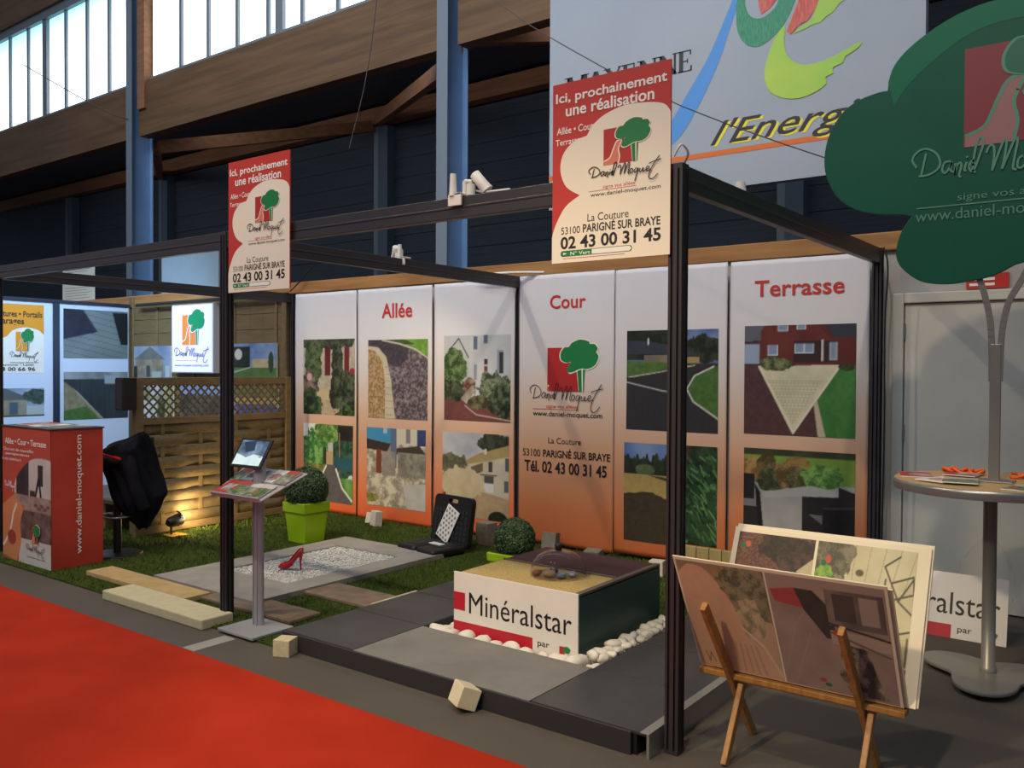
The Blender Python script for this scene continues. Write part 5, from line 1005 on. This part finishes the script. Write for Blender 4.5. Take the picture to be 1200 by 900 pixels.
mb = MB(); mb.tube([(-7.09, 3.72, .872), (-6.83, 3.76, .842)], .011, 10); tag(mb.build('red_rod', mat('red_rod', (200, 30, 20), .4), loc=(-6.96, 3.74, .85)), 'thin red rod lying against the black jacket', 'rod')
t = thing('wooden_bench', 'low wooden bench in shade behind the bar stool', 'bench', (-7.9, 4.6, .012))
mb = MB(); mb.box(-8.35, -7.72, 4.35, 4.75, .27, .31); mb.build('seat', M_pine2, t, bevel=.005)
for x in (-8.3, -7.8):
    mb = MB(); mb.box(x, x + .06, 4.38, 4.72, .012, .27); mb.build('leg', M_pine2, t, bevel=.004)
t = thing('floor_spotlight', 'small black floor spotlight shining on the lattice fence', 'spotlight', (-7.40, 4.62, .012))
mb = MB(); mb.box(-7.50, -7.33, 4.53, 4.70, .012, .022); mb.build('base', mat('brass_base', (170, 130, 40), .5), t, bevel=.003)
mb = MB(); mb.tube(smooth2([(-7.45, 4.60, .02), (-7.45, 4.6, .1), (-7.43, 4.62, .16)], 4), .01, 8); mb.tube(smooth2([(-7.40, 4.64, .1), (-7.38, 4.66, .2), (-7.42, 4.64, .24)], 4), .008, 8); mb.build('bracket', M_black, t)
ax = Vector((-.28, 1, .12)).normalized(); hp = Vector((-7.42, 4.62, .15))
mb = MB(); mb.tube([hp - ax * .09, hp - ax * .06, hp + ax * .02, hp + ax * .06], [.03, .05, .055, .06], 16, True); mb.build('lamp_head', M_black, t)
mb = MB(); mb.tube([hp + ax * .058, hp + ax * .075, hp + ax * .09, hp + ax * .1], [.05, .046, .034, .012], 16); mb.build('lens', mat('lit_lens', (255, 220, 160), .3, emit=(255, 214, 140), es=30), t)
light('flood_bulb', 'SPOT', hp + ax * .115, 34, (1, .72, .38), hp + ax * 2 + Vector((-.35, 0, .35)), spot_size=2.4, spot_blend=.9, shadow_soft_size=.04)
light('flood_spill', 'POINT', (-7.36, 4.76, .16), 4, (1, .72, .36), shadow_soft_size=.05)

# ------------------------------------------------------------------ tree shaped sign on a standing table
t = thing('standing_table', 'round standing table with trefoil foot and a big green tree sign on a mast', 'table', (-.69, 5.05, 0))
tcx, tcy = -.69, 5.05; M_tbl = mat('grey_lacquer', (132, 128, 120), .35, .4)
mb = MB(); P = [((.275 + .085 * math.cos(3 * (a - math.radians(153)))) * math.cos(a), (.275 + .085 * math.cos(3 * (a - math.radians(153)))) * math.sin(a)) for a in np.linspace(0, 2 * PI, 73)[:-1]]
mb.prism(Fr((tcx, tcy, 0), (1, 0, 0), (0, 1, 0)), P, .028, .048); mb.build('foot_plate', M_tbl, t, bevel=.006)
for a in (153, 33, 273):
    mb = MB(); mb.tube([(tcx + .28 * math.cos(math.radians(a)), tcy + .28 * math.sin(math.radians(a)), 0), (tcx + .28 * math.cos(math.radians(a)), tcy + .28 * math.sin(math.radians(a)), .03)], .02, 12); mb.build('foot', M_black, t)
mb = MB(); mb.lathe([(.04, .048), (.04, .075), (.033, .08), (.033, .99), (.06, .995)], (tcx, tcy, 0), 24); mb.build('column', M_tbl, t)
mb = MB(); mb.lathe([(0, .988), (.45, .988), (.46, .99)], (tcx, tcy, 0), 56, False); mb.lathe([(.46, .988), (.462, 1.02), (.46, 1.036), (.452, 1.036)], (tcx, tcy, 0), 56); mb.build('rim', M_steel, t)
mb = MB(); mb.lathe([(.455, 1.0), (.455, 1.0365), (0, 1.0365)], (tcx, tcy, 0), 56, False); mb.build('table_top', mat('beech_top', (196, 160, 106), .4, c2=(184, 146, 94), scale=3, stretch=(1, 8, 1)), t)
mb = MB(); mb.box(-.76, -.58, 4.95, 5.09, 1.037, 1.045); mb.build('mast_foot', M_steel, t, bevel=.002)
mb = MB(); mb.bar((-.673, 5.03, 1.04), (-.673, 5.03, 1.74), .05, .03, (0, 1, 0))
mb.build('mast', M_tbl, t, bevel=.003)
for P in ([(-.69, 1.55), (-.692, 1.7), (-.70, 1.85), (-.725, 1.98), (-.75, 2.07), (-.79, 2.2)], [(-.655, 1.55), (-.652, 1.7), (-.645, 1.82), (-.62, 1.95), (-.57, 2.05), (-.5, 2.2)]):
    mb = MB(); Q = smooth2(P, 4); 
    for p, q in zip(Q[:-1], Q[1:]): mb.bar((p[0], 5.03, p[1]), (q[0] + (q[0] - p[0]) * .05, 5.03, q[1] + (q[1] - p[1]) * .05), .028, .022, (0, 1, 0))
    mb.build('mast_arm', M_tbl, t)
TP = [(-1.203, 3.163), (-1.173, 3.249), (-1.093, 3.333), (-.957, 3.415), (-.825, 3.463), (-.693, 3.482), (-.55, 3.465), (-.38, 3.40), (-.22, 3.30), (-.13, 3.17), (-.13, 3.10)]
TQ = [(-.13, 3.10), (.02, 3.11), (.17, 3.02), (.25, 2.86), (.23, 2.66), (.12, 2.52), (-.05, 2.45), (-.22, 2.44)]
TR_ = [(-.22, 2.44), (-.16, 2.36), (-.16, 2.24), (-.24, 2.16), (-.38, 2.13), (-.552, 2.148), (-.675, 2.092), (-.779, 2.068), (-.898, 2.056), (-1.01, 2.072), (-1.078, 2.112), (-1.13, 2.165), (-1.152, 2.222), (-1.148, 2.282), (-1.124, 2.358), (-1.077, 2.426)]
TS = [(-1.077, 2.426), (-1.125, 2.44), (-1.256, 2.458), (-1.378, 2.499), (-1.471, 2.581), (-1.529, 2.698), (-1.54, 2.815), (-1.513, 2.936), (-1.444, 3.044), (-1.353, 3.099), (-1.251, 3.122), (-1.198, 3.121)]
OUT = []
for Q in (TP, TQ, TR_, TS): OUT += smooth2(Q, 4)[:-1]
TFR = WALLF(5.0); mb = MB(); mb.prism(TFR, OUT, -.018, 0); mb.build('tree_panel', mat('tree_green', (20, 86, 64), .4, c2=(18, 80, 60), scale=2, spec=.25), t, bevel=.004)
# paler green rim along the upper outline
inn = [(-1.17, 3.03), (-1.11, 3.12), (-.98, 3.235), (-.8, 3.34), (-.6, 3.37), (-.4, 3.33), (-.25, 3.22), (-.18, 3.1)]
mb = MB(); rim = smooth2(TP, 4); i2 = smooth2(inn, 6); mb.poly(TFR, rim + i2[::-1], .0012); mb.build('crown_rim', mat('tree_green_light', (24, 104, 74), .4, spec=.25), t)
mb = MB(); logo(mb, TFR, -.83, 3.262, .5, None, .505, (0, 1, 2, 3), .002); mb.build('logo', [mat('dull_red', (126, 42, 44), .4), mat('dull_pink', (150, 104, 96), .4), mat('pale_green', (84, 136, 110), .4), mat('mid_green', (26, 98, 68), .4)], t)
mb = MB(); signature(mb, TFR, -1.075, -.235, 2.50, 2.80, .015, .0045); mb.text(TFR, 'signe vos allées', -.856, -.42, 2.475, 2.525, .004); mb.poly(TFR, [(-1.05, 2.462), (-.3, 2.462), (-.3, 2.469), (-1.05, 2.469)], .003)
mb.text(TFR, 'www.daniel-moquet.com', -1.057, -.25, 2.375, 2.452, .004); mb.build('lettering', MATS['pale_green'], t)
for k, (x, y, a, kind, lb) in enumerate(((-1.10, 4.93, 15, 2, 'red and white brochure at the left rim of the standing table'), (-1.0, 4.80, -25, 1, 'white brochure lying near the front rim of the standing table'), (-.86, 4.72, 8, 0, 'dark edged brochure in front of the mast foot'), (-.60, 4.70, -12, 3, 'green brochure right of the mast foot'), (-.93, 5.12, -5, 2, 'red brochure behind the white one on the standing table'))):
    a = math.radians(a); leaflet((x, y, 1.038 + .0052 * (k % 3)), (math.cos(a), math.sin(a), 0), (-math.sin(a), math.cos(a), 0), .16, .22, leaflet_cv(110 + k, (190, 180, 170), kind, 26, 34), lb, 'brochures on the standing table')
M_oc = mat('orange_plastic', (236, 96, 24), .4)
for k, (x, y) in enumerate(((-.93, 5.33), (-.86, 5.30), (-.79, 5.29), (-.58, 5.24), (-.5, 5.27))):
    mb = MB(); a0 = k * 1.1; mb.tube([(x + .035 * math.cos(a) * (1.3 if k % 2 else 1), y + .028 * math.sin(a), 1.052 + .01 * math.sin(2 * a + k)) for a in np.linspace(a0, a0 + 5.6, 16)], .008, 8); mb.tube([(x - .01, y - .01, 1.052), (x + .02, y + .015, 1.066)], .008, 8)
    tag(mb.build('orange_clip', M_oc, loc=(x, y, 1.038)), 'curly orange plastic clip on the standing table beside the mast', 'clip', 'orange clips on the standing table')

# ------------------------------------------------------------------ leaning panel with the same product name, and a clear bag
t = thing('leaning_sign', 'white sign with red block leaning behind the standing table foot', 'sign', (-1.12, 5.76, 0)); LN = Fr((-1.553, 5.72, .0), (1, 0, 0), (0, .1, .375))
mb = MB(); mb.prism(LN, [(0, 0), (.863, 0), (.863, .385), (0, .385)], -.01, 0); mb.build('panel', M_board, t, bevel=.001); mineral_sign(LN, .863, .385, t)
mb = MB(); n, m = 18, 12; vs = []; q = random.Random(8)
for i in range(m + 1):
    th = PI * i / m
    for k in range(n): a = 2 * PI * k / n; f = 1 + .12 * math.sin(5 * a + i) + .08 * math.sin(9 * a - 2 * i); vs.append((-.85 + .15 * f * math.sin(th) * math.cos(a), 6.15 + .12 * f * math.sin(th) * math.sin(a), .27 + .27 * math.cos(th) * (1 + .05 * math.sin(3 * a))))
mb.add(vs, [(i * n + k, (i + 1) * n + k, (i + 1) * n + (k + 1) % n, i * n + (k + 1) % n) for i in range(m) for k in range(n)], True)
tag(mb.build('plastic_bag', mat('clear_film', (200, 196, 186), .25, alpha=.12), loc=(-.85, 6.15, 0)), 'crumpled clear plastic bag on the floor in front of the grey door', 'bag')

# ------------------------------------------------------------------ picture easel with display boards
t = thing('picture_easel', 'wooden crossed leg rack holding picture boards', 'easel', (-1.16, 3.48, 0))
XA, XB = -1.415, -.895
for xt, xb in ((-1.435, XA), (-.905, XB)):
    mb = MB(); mb.bar((xt, 3.195, .665), (xb, 3.68, .0),   .042, .024, (1, 0, 0)); mb.build('leg', M_ewood, t, bevel=.004)
for x in (XA + .028, XB + .028):
    mb = MB(); mb.bar((x, 3.30, 0.0), (x, 3.82, .8),   .042, .024, (1, 0, 0)); mb.build('leg', M_ewood, t, bevel=.004)
mb = MB(); mb.box(-1.565, -.74, 3.44, 3.51, .305, .33); mb.build('ledge', M_ewood, t, bevel=.004)
mb = MB(); mb.bar((XA, 3.46, .31), (XB, 3.46, .31), .03, .02); mb.build('stretcher', M_ewood, t, bevel=.004)
def easel_board(y0, y1, z0, z1, x0, x1, label, cvs, thick, d0=0):
    f = Fr((x0, y0, z0), (1, 0, 0), (0, y1 - y0, z1 - z0)); h = math.hypot(y1 - y0, z1 - z0); w = x1 - x0
    mb = MB(); mb.prism(f, [(0, 0), (w, 0), (w, h), (0, h)], -thick, 0)
    o = tag(mb.build('picture_board', mat('foam_board', (226, 214, 186), .6), loc=f(w / 2, 0), bevel=.002), label, 'picture board', 'picture boards on the easel')
    for cv, (a, b, c, e) in cvs: picture('photo_print', cv, [f(a * w, e * h, .0012), f(b * w, e * h, .0012), f(a * w, c * h, .0012), f(b * w, c * h, .0012)], o)
    return o
c1 = Cv(130, 150, (120, 84, 66), 31); c1.rect(0, 0, 1, 1, (84, 62, 50), (100, 76, 60)); c1.poly(smooth2([(0, .12), (.14, .03), (.32, .05), (.46, .18), (.62, .42), (.7, .6), (.8, .72), (.9, .78), (1, 1), (0, 1)], 3), (176, 122, 98), (164, 112, 90), sc=20); c1.poly([(.36, 0), (.56, 0), (.74, .3), (.72, .45), (.5, .2)], (70, 56, 36), (130, 96, 60), sc=10)
c1.bush(.78, .14, .3, .2, (30, 36, 28), (90, 90, 70)); c1.poly([(.64, .3), (.9, .26), (1, .5), (1, .9), (.82, .74), (.7, .6)], (150, 116, 104), (136, 104, 92), sc=6); c1.bush(.76, .48, .16, .18, (70, 76, 56), (150, 130, 110)); c1.bush(.94, .3, .1, .14, (40, 44, 36), (80, 80, 60))
for k in range(5): c1.line([(.50 + k * .06, .72), (.48 + k * .08, .98)], .022, (140, 92, 72))
c1.line([(.62, .55), (.84, .7), (1, .98)], .03, (190, 150, 130)); c1.line([(.1, .86), (.13, .95), (.16, .86), (.2, .95)], .012, (70, 44, 36))
c2 = Cv(150, 150, (112, 92, 92), 32); c2.put(c2.Y >= 0, (104, 86, 88), (122, 102, 100), sc=6); c2.poly([(.5, 0), (1, 0), (1, .32), (.4, .36), (.25, .14), (0, .1), (0, 0)], (128, 108, 104), (116, 98, 96), sc=3); c2.poly([(.02, .14), (.24, .1), (.3, .27), (.05, .24)], (140, 34, 38)); c2.poly([(.24, .1), (.4, .1), (.52, .22), (.56, .5), (.46, .5), (.3, .28)], (22, 22, 24), (34, 32, 34))
c2.rect(.5, .07, .98, .38, (46, 40, 44), (90, 80, 80), sc=4); c2.rect(.56, .1, .74, .33, (40, 36, 40)); c2.rect(.78, .1, .93, .33, (120, 106, 104)); c2.rect(.5, .42, 1, .54, (140, 118, 114)); c2.line([(.48, .36), (1, .44)], .02, (30, 26, 28)); c2.line([(.5, .44), (.98, .58)], .015, (60, 50, 50)); c2.ell(.57, .44, .05, .03, (150, 40, 30))
c2.poly([(.58, .52), (.8, .55), (.85, .8), (.92, .98), (.6, .98), (.52, .82)], (40, 38, 36), (130, 112, 104), sc=9, k=2.2); c2.line([(.0, .96), (.2, .42), (.3, .3)], .008, (130, 110, 108)); c2.line([(.1, .98), (.32, .48)], .008, (132, 112, 110)); c2.ell(.36, .9, .03, .02, (150, 40, 40)); c2.ell(.4, .935, .03, .02, (20, 80, 40))
c1.a = np.clip(c1.a ** .5 * np.array((1.04, 1.0, .86)), 0, 1); c2.a = np.clip(c2.a ** .6 * np.array((1.03, 1.0, .92)), 0, 1)
easel_board(3.462, 3.18, .335, .85, -1.567, -.748, 'picture board leaning towards the aisle, with an arched path and dark terrace photos', [(c1, (.012, .452, .015, .975)), (c2, (.462, .985, .015, .975))], .006)
easel_board(3.478, 3.205, .335, .835, -1.56, -.735, 'plain backed board sandwiched right behind the board facing the aisle', [], .006)
c3 = Cv(130, 150, (96, 56, 44), 33); c3.put(c3.Y >= 0, (84, 46, 36), (122, 76, 60), sc=60, oct=1); c3.bush(.66, .13, .4, .16, (30, 22, 20), (70, 44, 36)); c3.bush(.8, .25, .25, .14, (40, 28, 26), (84, 52, 44)); c3.poly([(.8, .36), (1, .2), (1, .4)], (190, 176, 130)); c3.ell(.14, .13, .04, .035, (206, 80, 50)); c3.ell(.09, .15, .035, .03, (20, 110, 60)); c3.rect(.06, .055, .2, .065, (120, 90, 80))
c4 = Cv(130, 150, (206, 196, 150), 34); c4.put(c4.Y >= 0, (196, 184, 138), (216, 206, 162), sc=5)
for k in range(7): c4.line([(1.0 - .15 * k, .0), (.9 - .13 * k, .3 + .02 * k), (.5 - .05 * k, .65)], .005, (150, 138, 100))
c4.bush(.16, .12, .22, .2, (76, 74, 54), (130, 124, 92)); c4.bush(.2, .3, .16, .06, (110, 100, 70), (160, 150, 110)); c4.bush(.09, .3, .12, .14, (60, 110, 30), (140, 190, 60)); c4.ell(.13, .13, .03, .03, (210, 74, 56)); c4.ell(.085, .16, .026, .022, (16, 110, 60)); c4.ell(.46, .2, .04, .025, (90, 84, 60))
D = (84, 76, 56)
for P in ([(.84, .05), (.7, .13), (.86, .36), (.98, .2)], [(.72, .22), (.72, .3), (.78, .5), (.78, .74)], [(.78, .24), (.98, .18), (1, .3)], [(.6, .42), (.78, .36), (1, .3)], [(.6, .54), (.74, .62), (.78, .78)], [(.58, .68), (.8, .6), (1, .55)], [(.86, .36), (1, .44)], [(.84, .56), (.86, .78), (.98, .78), (.98, .6)]): c4.line(P, .016, D)
c4.rect(.0, .8, 1, 1, (120, 110, 84), (60, 56, 44), sc=12)
easel_board(3.480, 3.74, .335, .895, -1.527, -.712, 'cream bordered picture board at the rear, with mulch and cobbled terrace photos', [(c3, (.03, .445, .30, .965)), (c4, (.46, .94, .03, .965))], .008)
easel_board(3.491, 3.758, .335, .905, -1.522, -.705, 'cream backing board rearmost on the easel, its pale edge showing on the right', [], .012)
